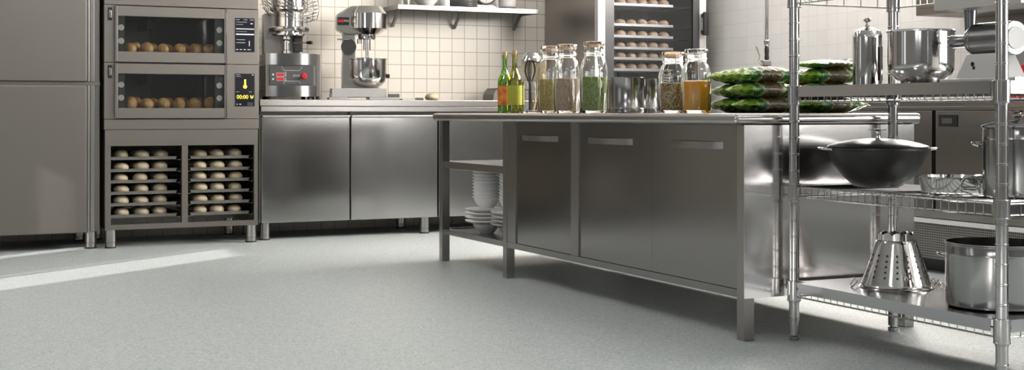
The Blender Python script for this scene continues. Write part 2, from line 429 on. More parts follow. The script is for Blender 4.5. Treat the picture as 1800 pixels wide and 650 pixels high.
# ---------------------------------------------------------------- deck oven on its stand
OX0, OX1, OY, OYB = 1.289, 2.308, 8.87, 9.58
ov = thing('deck_oven', 'stainless two-deck bread oven with glass doors and digital panels', 'oven', (1.8, 9.2, .77))
MB().box(OX0, OX1, OY, OYB, 1.585, 1.85, .004).build('hood', 'steel_matt', ov)
MB().box(OX0, OX1, OY, OYB, .772, .839, .003).build('base_panel', 'steel_matt', ov)
def deck(z0, z1, screen_kind):
    W0, W1 = 1.375, 2.067; wz0, wz1 = z0+.072, z1-.071
    m = MB()
    m.box(OX0, W0-.012, OY, OYB, z0, z1, .003).box(W1+.012, OX1, OY, OYB, z0, z1, .003)
    m.box(W0-.012, W1+.012, OY+.05, OYB, z0, wz0-.005).box(W0-.012, W1+.012, OY+.05, OYB, wz1+.012, z1)
    b = m.build('deck', 'steel_matt', ov)
    MB().box(W0-.011, W1+.011, OYB-.03, OYB-.01, wz0-.005, wz1+.012).build('cavity_back', 'cavity', b)
    s = MB().box(W0-.0115, W0+.05, OY+.055, OYB-.04, wz0-.0045, wz1+.011).box(W1-.05, W1+.0115, OY+.055, OYB-.04, wz0-.0045, wz1+.011).build('cavity_side', 'dark', b)
    MB().box(W0+.33, W1-.0, OYB-.06, OYB-.035, wz0, wz1+.01).box(W0+.24, W0+.27, OY+.30, OYB-.035, wz1-.06, wz1+.01).build('dark_panel', 'dark', b)  # dark panels inside the cavity, at its back and top
    d = MB()
    fz = .0
    d.box(OX0+.065, W0, OY-.018, OY+.04, z0+.004, z1-.004, .003).box(W1, W1+.02, OY-.018, OY+.04, z0+.004, z1-.004, .003)
    d.box(W0, W1, OY-.018, OY+.04, z0+.004, wz0, .003).box(W0, W1, OY-.018, OY+.04, wz1, z1-.004, .003)
    d = d.build('door', 'steel_matt', ov)
    MB().box(OX0+.0655, OX0+.072, OY-.023, OY-.0175, z0+.006, z1-.006).box(W1+.012, W1+.019, OY-.023, OY-.0175, z0+.006, z1-.006).build('door_edge', 'polish', d)
    MB().box(W0+.001, W1-.001, OY-.006, OY, wz0+.001, wz1-.001).build('glass', 'pane', d)
    g = MB().box(W0, W0+.045, OY+.004, OY+.014, wz0, wz1).box(W1-.058, W1, OY+.004, OY+.014, wz0, wz1).build('inner_frame', 'dark', d)
    for x in (W0+.022, W1-.028):
        for fz in (.30, .68):
            MB().cyl((x, OY+.004, wz0+fz*(wz1-wz0)), (x, OY-.0005, wz0+fz*(wz1-wz0)), .020).build('oven_lamp', 'lamp_disc', d)
    # latch
    l = MB().box(OX0+.024, OX0+.05, OY-.006, OY+.002, z1-.10, z1-.016, .002).build('latch', 'black', b)
    MB().box(OX0+.028, OX0+.046, OY-.014, OY-.006, z1-.085, z1-.035, .003).build('latch_bar', 'chrome', l)
    # control display
    sx0, sx1, sz0, sz1 = 2.146, 2.278, z0+.085, z1-.06
    sc = MB().box(sx0, sx1, OY-.006, OY+.002, sz0, sz1, .002).build('control_display', 'screen', ov)
    y = OY-.0065
    if screen_kind == 'lines':
        ln = MB()
        for (a, b_, c, h) in ((.03, .22, .95, .012), (.42, .62, .95, .012), (.75, .95, .95, .012), (.03, .6, .88, .008), (.03, .4, .81, .008),
                              (.03, .97, .68, .03), (.03, .97, .52, .04), (.03, .6, .60, .006), (.05, .5, .36, .012), (.05, .5, .27, .012), (.03, .15, .07, .02), (.22, .34, .07, .02), (.42, .54, .07, .02), (.62, .8, .07, .02), (.7, .74, .25, .16), (.78, .9, .84, .03)):
            ln.box(sx0+a*(sx1-sx0), sx0+b_*(sx1-sx0), y-.0005, y, sz0+c*(sz1-sz0)-h*.11, sz0+c*(sz1-sz0)+h*.11)
        merge_into(sc, ln, 'screen_line')
    else:
        cx = (sx0+sx1)/2; H_ = sz1-sz0
        th = MB(); th.cyl((cx, y, sz0+.60*H_), (cx, y-.001, sz0+.60*H_), .013).box(cx-.006, cx+.006, y-.001, y, sz0+.60*H_, sz0+.82*H_, .0004)
        th.build('thermometer_icon', 'yellow', sc)
        text('time_digits', '00:00', .036, 'yellow', sc, (cx-.018, y-.0005, sz0+.28*H_), (PI/2, 0, 0))
        MB().prism([(0, 0), (.006, -.02), (.018, -.02), (.024, 0), (.018, 0), (.014, -.012), (.010, -.012), (.006, 0)], 0, .001, mat=Matrix.Translation((cx+.034, y, sz0+.33*H_)) @ Matrix.Rotation(PI/2, 4, 'X')).build('bread_icon', 'yellow', sc)
        ln = MB()
        for (a, b_, c, h) in ((.03, .15, .96, .01), (.1, .25, .96, .008), (.85, .95, .96, .02), (.03, .3, .91, .006), (.03, .2, .44, .008), (.7, .85, .44, .008), (.05, .12, .06, .02), (.2, .3, .06, .02), (.62, .92, .035, .006), (.62, .92, .095, .006)):
            ln.box(sx0+a*(sx1-sx0), sx0+b_*(sx1-sx0), y-.0005, y, sz0+c*H_-h*.11, sz0+c*H_+h*.11)
        merge_into(sc, ln, 'screen_line')
    return wz0
wzu = deck(1.209, 1.583, 'lines'); wzl = deck(.841, 1.207, 'time')

# rolls baking in the decks
def ball(name, mat, w, h, seg=24, dent=0.):
    pr = [(0, 0)]
    for i in range(9):
        t = -.9 + (PI/2+.9)*i/8
        pr.append((w/2*math.cos(t) if i < 8 else 0, h*(.42+.58*math.sin(t)) if i else 0.))
    pr[1] = (w/2*.66, 0)
    return MB().lathe(pr, seg).build(name, mat, world=False, ang=80)
def roll_mesh():
    o = ball('bread_roll', 'bread', .088, .072)
    return o
proto = roll_mesh(); used = False
def inst(proto, state, loc, rz, sc, label, cat, group):
    if state['first']: o = proto; state['first'] = False
    else: o = proto.copy(); COL.objects.link(o)
    o.location = loc; o.rotation_euler = (0, 0, rz); o.scale = sc
    o['label'] = label; o['category'] = cat; o['group'] = group
    return o
ords = ['first', 'second', 'third', 'fourth', 'fifth', 'sixth', 'seventh']
st = {'first': True}
for dn, zz in (('upper', wzu), ('lower', wzl)):
    for row, (y, n, x0) in enumerate(((OY+.12, 6, 1.478), (OY+.22, 5, 1.53))):
        for k in range(n):
            s_ = random.uniform(.88, 1.12)
            inst(proto, st, (x0+k*.105+random.uniform(-.005, .005), y, zz-.0045), random.uniform(0, 6), (s_, s_, random.uniform(.95, 1.15)),
                 'golden bread roll, %s from left in the %s row of the %s oven deck' % (ords[k], ('front', 'rear')[row], dn), 'bread roll', 'rolls in the deck oven')

# stand with runners
sd = thing('oven_stand', 'open stainless stand under the bread oven holding two columns of trays', 'stand', (1.8, 9.2, 0))
m = MB()
for x0, x1 in ((1.295, 1.332), (1.79, 1.83), (2.277, 2.303)):
    m.box(x0, x1, OY+.005, OY+.045, .125, .664)
m.box(1.295, 2.303, OY+.005, OYB, .664, .77, .002).box(1.295, 2.303, OY+.003, OY+.043, .118, .152)
m.box(1.295, 1.31, OY+.045, OYB, .125, .664).box(2.29, 2.303, OY+.045, OYB, .125, .664)
m.box(1.31, 1.345, OYB-.04, OYB, .125, .16).box(1.31, 2.29, OYB-.04, OYB-.005, .125, .15)
m.build('frame', 'steel_matt', sd)
TZ = [.573, .494, .42, .345, .27, .193]
for z in TZ:
    for xa in (1.313, 1.772, 1.833, 2.262):
        MB().box(xa, xa+.022, OY+.05, OYB-.05, z-.006, z-.002).box(xa+.0 if xa in (1.313, 1.833) else xa+.018, xa+.004 if xa in (1.313, 1.833) else xa+.022, OY+.05, OYB-.05, z-.006, z+.025).build('runner', 'steel_x', sd)
for x, y in ((1.335, 8.905), (2.262, 8.905), (1.335, 9.54), (2.262, 9.54)): foot_leg(x, y, .118, sd, .036)

def open_tray(name, x0, x1, y0, y1, z, h, mat, lab, group):
    t = .002; m = MB()
    m.box(x0, x1, y0, y1, z, z+t).box(x0, x1, y0, y0+t, z+t, z+h).box(x0, x1, y1-t, y1, z+t, z+h).box(x0, x0+t, y0+t, y1-t, z+t, z+h).box(x1-t, x1, y0+t, y1-t, z+t, z+h)
    m.box(x0-.006, x1+.006, y0-.006, y0, z+h-.004, z+h)
    return tag(m.build(name, mat, loc=((x0+x1)/2, (y0+y1)/2, z)), lab, 'tray', group)
dproto = ball('dough_ball', 'dough', .098, .062); ds = {'first': True}
lv = ['topmost', 'second', 'third', 'fourth', 'fifth', 'lowest']
for ci, (cn, x0, x1) in enumerate((('left', 1.342, 1.766), ('right', 1.862, 2.256))):
    for li, z in enumerate(TZ):
        open_tray('baking_tray', x0+.0, x1, OY+.07, OYB-.06, z-.0015, .020, 'pan_alu', 'shallow grey baking tray, %s in the %s column under the oven' % (lv[li], cn), 'trays of dough under the oven')
        for row in range(2):
            for k in range(3):
                p = x0+.075+k*.128 if ci == 0 else x0+.07+k*.122
                sx = random.uniform(.93, 1.06)
                inst(dproto, ds, (p+random.uniform(-.006, .006), OY+.135+row*.13, z+.001), random.uniform(0, 6), (sx, sx, random.uniform(.93, 1.08)),
                     'raw dough ball, %s %s on the %s tray of the %s column' % (('front', 'rear')[row], ('left', 'middle', 'right')[k], lv[li], cn), 'dough', 'dough balls on the trays')

# ---------------------------------------------------------------- refrigerated counter and worktop on the back wall
CY = 8.97
cb = thing('refrigerated_counter', 'long low stainless counter cabinet with flush doors along the back wall', 'cabinet', (3.6, 9.3, 0))
CX0, CX1 = 2.345, 4.86
MB().box(CX0, CX1, CY+.04, 9.60, .118, .90, .003).build('body', 'steel_x', cb)
xs = [CX0+.004, 2.995, 3.668, 4.34, CX1-.004]
for a, b in zip(xs, xs[1:]):
    d = MB().box(a+.004, b-.004, CY, CY+.038, .118, .85, .006).build('door', 'steel_door', cb)
    MB().box(a+.004, b-.004, CY-.016, CY+.012, .845, .867, .009, 3).build('finger_grip', 'steel_x', d)
    MB().prism([(0, 0), (.016, 0), (.02, .03), (.006, .06), (.006, .074), (-.002, .074), (-.004, .05), (0, .03)], 0, .006,
               mat=Matrix.Translation((b-.004, CY+.01, .845)) @ Matrix.Rotation(PI/2, 4, 'Z') @ Matrix.Rotation(PI/2, 4, 'X') @ Matrix.Scale(-1, 4, (1, 0, 0))).build('grip_end_cap', 'black', d) if b < CX1-.1 else None
MB().box(CX0, CX1, CY+.012, CY+.04, .868, .886).build('shadow_gap_strip', 'dark', cb)
MB().box(CX0, CX1, CY-.012, CY+.04, .889, .926, .004).build('top_rail', 'steel_x', cb)
for x in (2.385, 3.575, 4.78): foot_leg(x, 9.01, .12, cb, .036)
for x in (2.385, 3.575, 4.78): foot_leg(x, 9.50, .12, cb, .036)
tag(MB().box(CX0-.01, CX1, CY-.022, 9.645, .9265, .974, .006).build('worktop', 'steel_x', loc=(3.6, 9.3, .9265)), 'continuous stainless worktop slab on the low cabinet along the back wall', 'worktop')
WZ = .9745

# ---------------------------------------------------------------- machine with wire guard (left on the worktop)
mx = thing('bowl_lift_mixer', 'tall stainless dough mixer with wire guard, red button and dark panel', 'mixer', (2.62, 9.24, WZ), R(-8))
def L(): return MB()
def lb(m, name, mat, par, **k): return m.build(name, mat, par, world=False, **k)
# local: x right, y to the wall, z up; the front face is at y=-.17
band = [(-.18+.355*i/24, -.150-.030*(1-(2*i/24-1)**2)) for i in range(25)]+[(.175, .19), (-.18, .19)]
hs_ = lb(L().box(-.18, .175, -.147, .19, .098, .245), 'housing', 'steel', mx)
for z0, z1 in ((.022, .0975), (.2455, .325)): lb(L().prism(band, z0, z1), 'polished_band', 'pot', hs_)
lb(L().box(.18, .212, -.13, .18, .022, .325, .004), 'side_column', 'steel', mx)
p = lb(L().box(-.155, .155, -.166, -.148, .104, .240, .003), 'control_panel', 'panel_grey', mx)
lb(L().box(-.105, -.055, -.169, -.166, .165, .185).box(-.105, -.055, -.169, -.166, .135, .155), 'red_readout', 'red_led', p)
fm = L()
for (a, b, c, d) in ((-.108, -.052, .162, .188), (-.108, -.052, .132, .158)):
    fm.box(a, b, -.1675, -.166, c, c+.002).box(a, b, -.1675, -.166, d-.002, d).box(a, a+.002, -.1675, -.166, c, d).box(b-.002, b, -.1675, -.166, c, d)
for z in (.135, .147, .166, .178, .19): fm.cyl((-.042, -.1675, z), (-.042, -.166, z), .004, n=10)
for z in (.176, .144): fm.cyl((-.13, -.1675, z), (-.13, -.166, z), .008, n=6)
for z0, z1 in ((.205, .232), (.108, .130)):
    pts = [(-.07, z1), (-.055, z0 if z0 > .15 else z0), (.055, z0), (.075, z1)]
    if z0 < .15: pts = [(-.055, z0), (-.055, z1-.008), (-.045, z1), (.055, z1), (.065, z0)]
    fm.tube([(x, -.167, z) for x, z in pts], .0012, 5)
lb(fm, 'panel_marks', 'offwhite', p)
t_ = text('stop_lettering', 'STOP', .022, 'offwhite', p, (0, 0, 0), (PI/2, 0, 0)); t_.location = (.035, -.1675, .166)
lb(L().lathe([(0, 0), (.017, 0), (.017, .01), (.021, .014), (.021, .020), (.016, .026), (0, .027)], 24, mat=Matrix.Translation((.085, -.166, .166)) @ Matrix.Rotation(PI/2, 4, 'X')), 'stop_button', 'red', p)
for x, y in ((-.15, -.14), (.13, -.14), (-.15, .16), (.13, .16), (.195, -.1), (.195, .15)):
    lb(L().lathe([(0, 0), (.018, 0), (.014, .022), (0, .022)], 16, (x, y, 0)), 'foot', 'rubber', mx)
lb(L().box(-.17, -.03, .03, .17, .325, .62, .01).box(-.12, .10, .06, .17, .325, .55, .01), 'rear_column', 'steel', mx)
lb(L().lathe([(0, .326), (.035, .326), (.035, .35), (.026, .355), (.026, .42), (.036, .43), (.036, .45), (0, .45)], 28, (-.02, -.04, 0)), 'spindle', 'chrome', mx)
lb(L().lathe([(0, .450), (.125, .452), (.13, .458), (.13, .468), (.10, .472), (.10, .482), (.148, .486), (.150, .492), (.150, .512), (.145, .517), (0, .518)], 40, (0, -.02, 0)), 'turntable', 'polish', mx)
lb(L().lathe([(0, .518), (.108, .518), (.108, .628), (0, .628)], 40, (0, -.02, 0)), 'bowl', 'polish', mx)
lb(L().lathe([(0, .622), (.115, .622), (.14, .640), (.14, .655), (.125, .663), (.125, .725), (.105, .745), (0, .75)], 40, (0, -.02, 0)), 'head', 'polish', mx, ang=25)
lb(L().box(.04, .10, -.02, .06, .345, .46, .004), 'motor_bracket', 'dark', mx)
lv_ = lb(L().cyl((.03, -.05, .405), (.115, -.12, .405), .005), 'lever', 'chrome', mx)
lb(L().lathe([(0, 0), (.008, .003), (.013, .025), (.011, .05), (0, .06)], 16, mat=Matrix.Translation((.11, -.115, .405)) @ Matrix.Rotation(R(-130), 4, 'Z') @ Matrix.Rotation(R(-90), 4, 'X') @ Matrix.Rotation(R(0), 4, 'Y')), 'knob', 'black', lv_)
# wire guard: tilted hoops around the bowl
w = L()
for k in range(7):
    rad = .205-.006*abs(k-3); zc = .60+k*.026
    pts = []
    for i in range(40):
        t = 2*PI*i/40
        x = rad*math.cos(t); y = rad*math.sin(t)*.9
        pts.append((x+.01, y-.01, zc+.10*(-x)/rad*.5+.03*math.cos(2*t)))
    w.tube(pts, .0028, 6, closed=True)
for a in range(0, 360, 45):
    t = R(a); x = math.cos(t); y = math.sin(t)
    w.tube([((.19+.018*math.sin(PI*q/8))*x+.01, (.17+.016*math.sin(PI*q/8))*y-.01, .595+.170*q/8-.05*x+.03*math.cos(2*t)) for q in range(9)], .003, 6)
lb(w, 'wire_guard', 'wire', mx)
lb(L().tube([(-.13, .0, .60), (-.18, .0, .66)], .006).tube([(.12, .0, .60), (.19, 0, .575)], .006).tube([(.0, .12, .62), (0, .18, .66)], .006), 'guard_bracket', 'wire', mx)

# ---------------------------------------------------------------- planetary mixer
pm = thing('planetary_mixer', 'polished countertop planetary mixer with steel bowl and red badge', 'mixer', (3.19, 9.25, WZ+.020), 0)
# local frame rotated so that the head points right
K = pm
K.rotation_euler = (0, 0, R(-14)); K.scale = (1, 1, 1.05)
lb(L().box(-.24, .16, -.13, .13, .0, .062, .004), 'base', 'alu', K)
lb(L().prism([(-.16, .062), (.12, .062), (.10, .075), (-.02, .09), (-.06, .16), (-.065, .50), (-.155, .52), (-.155, .30), (-.16, .2)], -.06, .06, mat=Matrix.Rotation(PI/2, 4, 'X'), bev=.008), 'column', 'steel', K)
hd = lb(L().lathe([(0, .44), (.085, .44), (.148, .48), (.148, .585), (.110, .635), (0, .64)], 40, (.025, 0, 0)), 'head_cap', 'polish', K, ang=25)
lb(L().prism([(-.20, .47), (-.13, .435), (.02, .44), (.02, .638), (-.10, .635), (-.20, .575)], -.085, .085, mat=Matrix.Rotation(PI/2, 4, 'X'), bev=.012), 'motor_housing', 'steel', K)
bd = lb(L().box(-.197, -.112, -.0905, -.084, .50, .555, .003), 'badge', 'black', K)
lb(L().cyl((-.182, -.0905, .528), (-.182, -.093, .528), .010), 'red_button', 'red', bd); lb(L().cyl((-.161, -.0905, .528), (-.161, -.093, .528), .010), 'red_button', 'red', bd)
t_ = text('badge_lettering', 'PRO', .020, 'offwhite', bd, (0, 0, 0), (PI/2, 0, 0)); t_.location = (-.131, -.0912, .528)
lb(L().lathe([(0, .405), (.06, .405), (.066, .415), (.066, .44), (0, .44)], 32, (.025, 0, 0)).cyl((.025, 0, .33), (.025, 0, .405), .028).cyl((-.03, 0, .375), (-.03, 0, .41), .018), 'planetary_hub', 'chrome', K)
bt = L(); bt.cyl((.025, 0, .27), (.025, 0, .33), .012)
bt.lathe([(0, .262), (.05, .262), (.05, .275), (0, .275)], 24, (.025, 0, 0))
for i in range(10):
    t = 2*PI*i/10
    bt.tube([(.025+math.cos(t)*.045*f_, math.sin(t)*.045*f_, z) for f_, z in ((.95, .265), (1.15, .22), (1.1, .16), (.5, .11), (.1, .10))], .003, 5)
lb(bt, 'whisk', 'chrome', K)
bw = lb(L().lathe([(0, .066), (.05, .066), (.10, .078), (.135, .11), (.146, .15), (.146, .26), (.155, .264), (.155, .270), (.143, .270), (.141, .262), (.141, .152), (.13, .115), (.097, .084), (0, .072)], 48, (.025, 0, 0)), 'bowl', 'polish', K)
lb(L().cyl((.166, -.02, .15), (.190, -.025, .15), .014), 'bowl_lug', 'black', bw)
lb(L().box(-.14, -.10, -.02, .02, .255, .275).tube([(-.11, -.02, .268), (-.04, -.11, .268), (.025, -.155, .268)], .007).tube([(-.11, .02, .268), (-.04, .11, .268), (.025, .155, .268)], .007), 'bowl_yoke', 'chrome', K)
sw = lb(L().cyl((-.115, -.062, .35), (-.115, -.085, .35), .055, n=32), 'speed_dial', 'dark', K)
lb(L().tube([(-.11, -.09, .40), (-.20, -.10, .40)], .005), 'speed_lever', 'chrome', K)
# rails the mixer stands on
rl = thing('mixer_rails', 'pair of grey metal rail blocks carrying the planetary mixer', 'stand', (3.19, 9.25, WZ), R(-14))
for x0, x1 in ((-.26, -.13), (.03, .25)):
    lb(L().box(x0, x1, -.15, .15, 0, .0195, .003), 'rail', 'alu', rl)
for x0, x1 in ((-.26, -.242), (.163, .25)):
    lb(L().box(x0, x1, -.15, -.14, .0195, .045, .002), 'end_stop', 'steel', rl)

# small things on the worktop
kb = thing('dough_knife', 'flat knife with a dark handle lying on the worktop right of the mixer', 'knife', (3.56, 9.22, WZ), R(4))
lb(L().box(-.10, .03, -.02, .02, .008, .011), 'blade', 'pan_alu', kb)
lb(L().box(.03, .09, -.014, .014, .001, .020, .004), 'handle', 'dark', kb)
lb(L().box(-.10, -.085, -.02, .02, .0, .0078), 'bolster', 'dark', kb)
o = dproto.copy(); COL.objects.link(o); o.location = (3.72, 9.22, WZ); o.scale = (1.1, 1.1, .88)
tag(o, 'single large pale dough ball alone on the worktop', 'dough'); del o['group']
bx = thing('grey_scale_box', 'dark grey sloped box with a flat lid on the worktop by the green bottles', 'box', (4.40, 9.35, WZ))
lb(L().prism([(-.16, 0), (.16, 0), (.155, .085), (-.135, .085), (-.155, .05)], -.1, .1, mat=Matrix.Rotation(PI/2, 4, 'X'), bev=.004), 'housing', 'grey_box', bx)
lb(L().box(-.12, .15, -.11, .11, .0855, .098, .003), 'lid', 'grey_box', bx)
sb = MB().lathe([(0, 0), (.03, 0), (.07, .035), (.078, .05), (.073, .05), (.03, .006), (0, .006)], 32).build('small_bowl', 'white', world=False)
sb.location = (4.43, 9.35, WZ+.0985); tag(sb, 'small white bowl on the lid of the dark grey box', 'bowl')

# ---------------------------------------------------------------- wall shelf
SY0, SZ = 9.33, 1.697
ws = thing('wall_shelf', 'long stainless wall shelf on three angled brackets above the worktop', 'shelf', (4.09, 9.5, SZ))
MB().box(3.49, 4.675, SY0, SY0+.006, SZ-.035, SZ, .001).box(3.49, 4.675, SY0+.006, 9.648, SZ-.006, SZ, .001).box(3.49, 3.495, SY0+.006, 9.648, SZ-.034, SZ-.006).box(4.67, 4.675, SY0+.006, 9.648, SZ-.034, SZ-.006).build('board', 'steel_x', ws)
for x in (3.56, 4.08, 4.60):
    MB().box(x-.03, x+.03, 9.36, 9.645, SZ-.016, SZ-.0065).tube([(x, 9.50, SZ-.014), (x, 9.640, SZ-.145)], .013, 4).build('bracket', 'steel', ws)
def onshelf(x, y=9.47): return (x, y, SZ+.0005)
t = thing('glass_tumbler', 'clear cylindrical glass jar at the left end of the wall shelf', 'jar', onshelf(3.60))
lb(L().lathe([(0, 0), (.055, 0), (.055, .13), (.050, .13), (.050, .008), (0, .008)], 32), 'jar_body', 'glass', t)
bp_ = [(0, 0), (.05, 0), (.085, .04), (.10, .09), (.10, .12), (.095, .12), (.08, .045), (.045, .008), (0, .008)]
b = MB().lathe(bp_, 40).build('mixing_bowl', 'white', world=False); b.location = onshelf(3.77); tag(b, 'large white bowl on the wall shelf beside the glass jar', 'bowl')
b = MB().lathe([(0, 0), (.033, 0), (.036, .01), (.036, .16), (.032, .16), (.032, .01), (0, .01)], 32).build('white_canister', 'white', world=False); b.location = onshelf(3.925, 9.45); tag(b, 'tall white cylinder between the large bowl and the dark plates', 'canister')
pl = MB().lathe([(0, 0), (.07, 0), (.115, .010), (.122, .013), (.122, .016), (.07, .005), (0, .005)], 48).build('dark_plate', 'plate_grey', world=False)
for i in range(7):
    o = pl if i == 0 else pl.copy()
    if i: COL.objects.link(o)
    o.location = (4.075, 9.47, SZ+.0005+i*.0125)
    tag(o, 'dark grey plate, %s from the bottom of the stack on the wall shelf' % ords[i], 'plate', 'dark plates on the wall shelf')
ks = thing('kitchen_scale', 'round dial kitchen scale on a white foot on the wall shelf', 'scale', (4.27, 9.47, SZ+.0005), R(-12))
lb(L().prism([(-.09, 0), (.09, 0), (.085, .012), (.06, .03), (-.06, .03), (-.085, .012)], -.04, .04, mat=Matrix.Rotation(PI/2, 4, 'X'), bev=.003), 'foot', 'white_paint', ks)
lb(L().lathe([(0, -.05), (.085, -.05), (.09, -.04), (.09, .04), (.085, .045), (0, .045)], 40, mat=Matrix.Translation((0, 0, .118)) @ Matrix.Rotation(PI/2, 4, 'X')), 'housing', 'panel_grey', ks)
dl = lb(L().cyl((0, -.0455, .118), (0, -.050, .118), .075, n=40), 'dial', 'white_paint', ks)
tk = L()
for i in range(24):
    t = 2*PI*i/24; a = Vector((math.sin(t)*.060, -.0505, .118+math.cos(t)*.060)); b2 = Vector((math.sin(t)*.070, -.0505, .118+math.cos(t)*.070)); tk.tube([a, b2], .001, 4)
lb(tk, 'tick_marks', 'black', dl); lb(L().tube([(0, -.0515, .118), (0, -.0515, .06)], .002, 6).cyl((0, -.050, .118), (0, -.053, .118), .007), 'needle', 'black', dl)
sb2 = MB().lathe([(0, 0), (.04, 0), (.068, .02), (.072, .045), (.072, .05), (.068, .05), (.064, .024), (.04, .006), (0, .006)], 40).build('white_bowl', 'white', world=False)
for i in range(3):
    o = sb2 if i == 0 else sb2.copy()
    if i: COL.objects.link(o)
    o.location = (4.46, 9.46, SZ+.0005+i*.030); tag(o, 'white porcelain bowl, %s of the stack at the right of the wall shelf' % ('bottom', 'middle', 'top')[i], 'bowl', 'white bowls on the wall shelf')

# ---------------------------------------------------------------- proofing cabinet
PX0, PX1, PY = 4.885, 5.862, 8.75
pc = thing('proofing_cabinet', 'tall grey proofing cabinet with dark glass door at the right of the counter', 'cabinet', (5.37, 9.2, 0))
m = MB().box(PX0, PX0+.03, PY+.06, 9.63, .08, 2.2, .003).box(PX1-.03, PX1, PY+.06, 9.63, .08, 2.2, .003).box(PX0+.03, PX1-.03, 9.60, 9.63, .08, 2.2)
m.box(PX0+.03, PX1-.03, PY+.06, 9.60, 2.15, 2.2).box(PX0+.03, PX1-.03, PY+.06, 9.60, .08, .14)
m.build('body', 'steel', pc)
MB().box(PX0+.031, PX1-.031, 9.57, 9.598, .142, 2.148).box(PX0+.0305, PX0+.04, PY+.07, 9.569, .142, 2.148).box(PX1-.04, PX1-.0305, PY+.07, 9.569, .142, 2.148).build('liner', 'frame_dark', pc)
d = MB().box(PX0, PX0+.062, PY, PY+.055, .08, 2.2, .003).box(PX1-.062, PX1, PY, PY+.055, .08, 2.2, .003).box(PX0+.062, PX1-.062, PY, PY+.055, .08, .16, .003).box(PX0+.062, PX1-.062, PY, PY+.055, 2.1, 2.2, .003).build('door', 'alu', pc)
MB().box(PX0+.062, PX0+.142, PY+.004, PY+.05, .16, 2.1).box(PX1-.12, PX1-.062, PY+.004, PY+.05, .16, 2.1).box(PX0+.142, PX1-.12, PY+.004, PY+.05, .16, .24).box(PX0+.142, PX1-.12, PY+.004, PY+.05, 2.0, 2.1).build('dark_frame', 'frame_dark', d)
MB().box(PX0+.142, PX1-.12, PY+.015, PY+.022, .24, 2.0).build('glass', 'pane_dark', d)
MB().box(PX1-.055, PX1-.012, PY-.055, PY-.03, 1.488, 1.672, .006).box(PX1-.05, PX1-.018, PY-.03, PY+.001, 1.50, 1.53).box(PX1-.05, PX1-.018, PY-.03, PY+.001, 1.63, 1.66).build('handle', 'black', d)
MB().box(5.32, 5.34, PY+.45, PY+.47, .142, 2.148).box(5.10, 5.12, PY+.45, PY+.47, .142, 2.148).build('rack_post', 'black', pc)
for x, y in ((4.93, 8.83), (5.82, 8.83), (4.93, 9.55), (5.82, 9.55)): foot_leg(x, y, .08, pc, .03)
rproto = ball('proofed_roll', 'roll_pale', .088, .062); rs = {'first': True}
PZ = [1.732, 1.574, 1.485, 1.394, 1.313, 1.227]
plv = ['highest', 'second', 'third', 'fourth', 'fifth', 'sixth']
for li, z in enumerate(PZ):
    m = MB().box(5.00, 5.615, PY+.10, PY+.50, z-.020, z-.016).box(5.00, 5.615, PY+.095, PY+.10, z-.022, z-.002, .001).box(5.00, 5.615, PY+.50, PY+.505, z-.02, z-.002)
    tag(m.build('proofing_tray', 'alu', loc=(5.3, PY+.3, z-.02)), 'light metal tray of rolls, %s one down behind the dark glass door' % plv[li], 'tray', 'trays in the proofing cabinet')
    # runners of the cabinet carry the tray
    MB().box(4.925, 5.02, PY+.11, PY+.49, z-.024, z-.0205).box(5.60, 5.822, PY+.11, PY+.49, z-.024, z-.0205).build('runner', 'frame_dark', pc)
    for k in range(6):
        s_ = random.uniform(.92, 1.06)
        inst(rproto, rs, (5.075+k*.0985, PY+.165, z-.0155), random.uniform(0, 6), (s_, s_, random.uniform(.82, .95)),
             'pale bread roll, %s from left on the %s tray of the glass door cabinet' % (ords[k], plv[li]), 'bread roll', 'rolls in the proofing cabinet')

# ---------------------------------------------------------------- island table
IX0, IX1, IY0, IY1, IT = 2.992, 3.84, 4.208, 7.30, .88
isl = thing('work_table', 'long stainless island worktable with three doors and an open end bay', 'table', (3.4, 5.75, 0))
MB().box(IX0-.045, IX1+.045, IY0-.004, IY1+.004, IT-.045, IT, .018, 4).build('tabletop', 'steel_y', isl)
lg = .048
for x0, y0 in ((IX0, IY0), (IX1-lg, IY0), (IX0, IY1-lg), (IX1-lg, IY1-lg), (IX0, 6.355), (IX1-lg, 6.355)):
    MB().box(x0, x0+lg, y0, y0+lg, .0, IT-.046, .002).build('leg', 'steel', isl)
MB().box(IX0+.002, IX0+.04, IY0+lg+.001, 6.354, .165, .195).box(IX0+.002, IX0+.04, 6.355+lg+.001, IY1-lg-.001, .165, .195).box(IX1-.04, IX1-.002, IY0+lg+.001, 6.354, .165, .195).box(IX1-.04, IX1-.002, 6.355+lg+.001, IY1-lg-.001, .165, .195).box(IX0+lg+.001, IX1-lg-.001, IY1-.04, IY1-.002, .165, .195).build('rail', 'steel_island', isl)
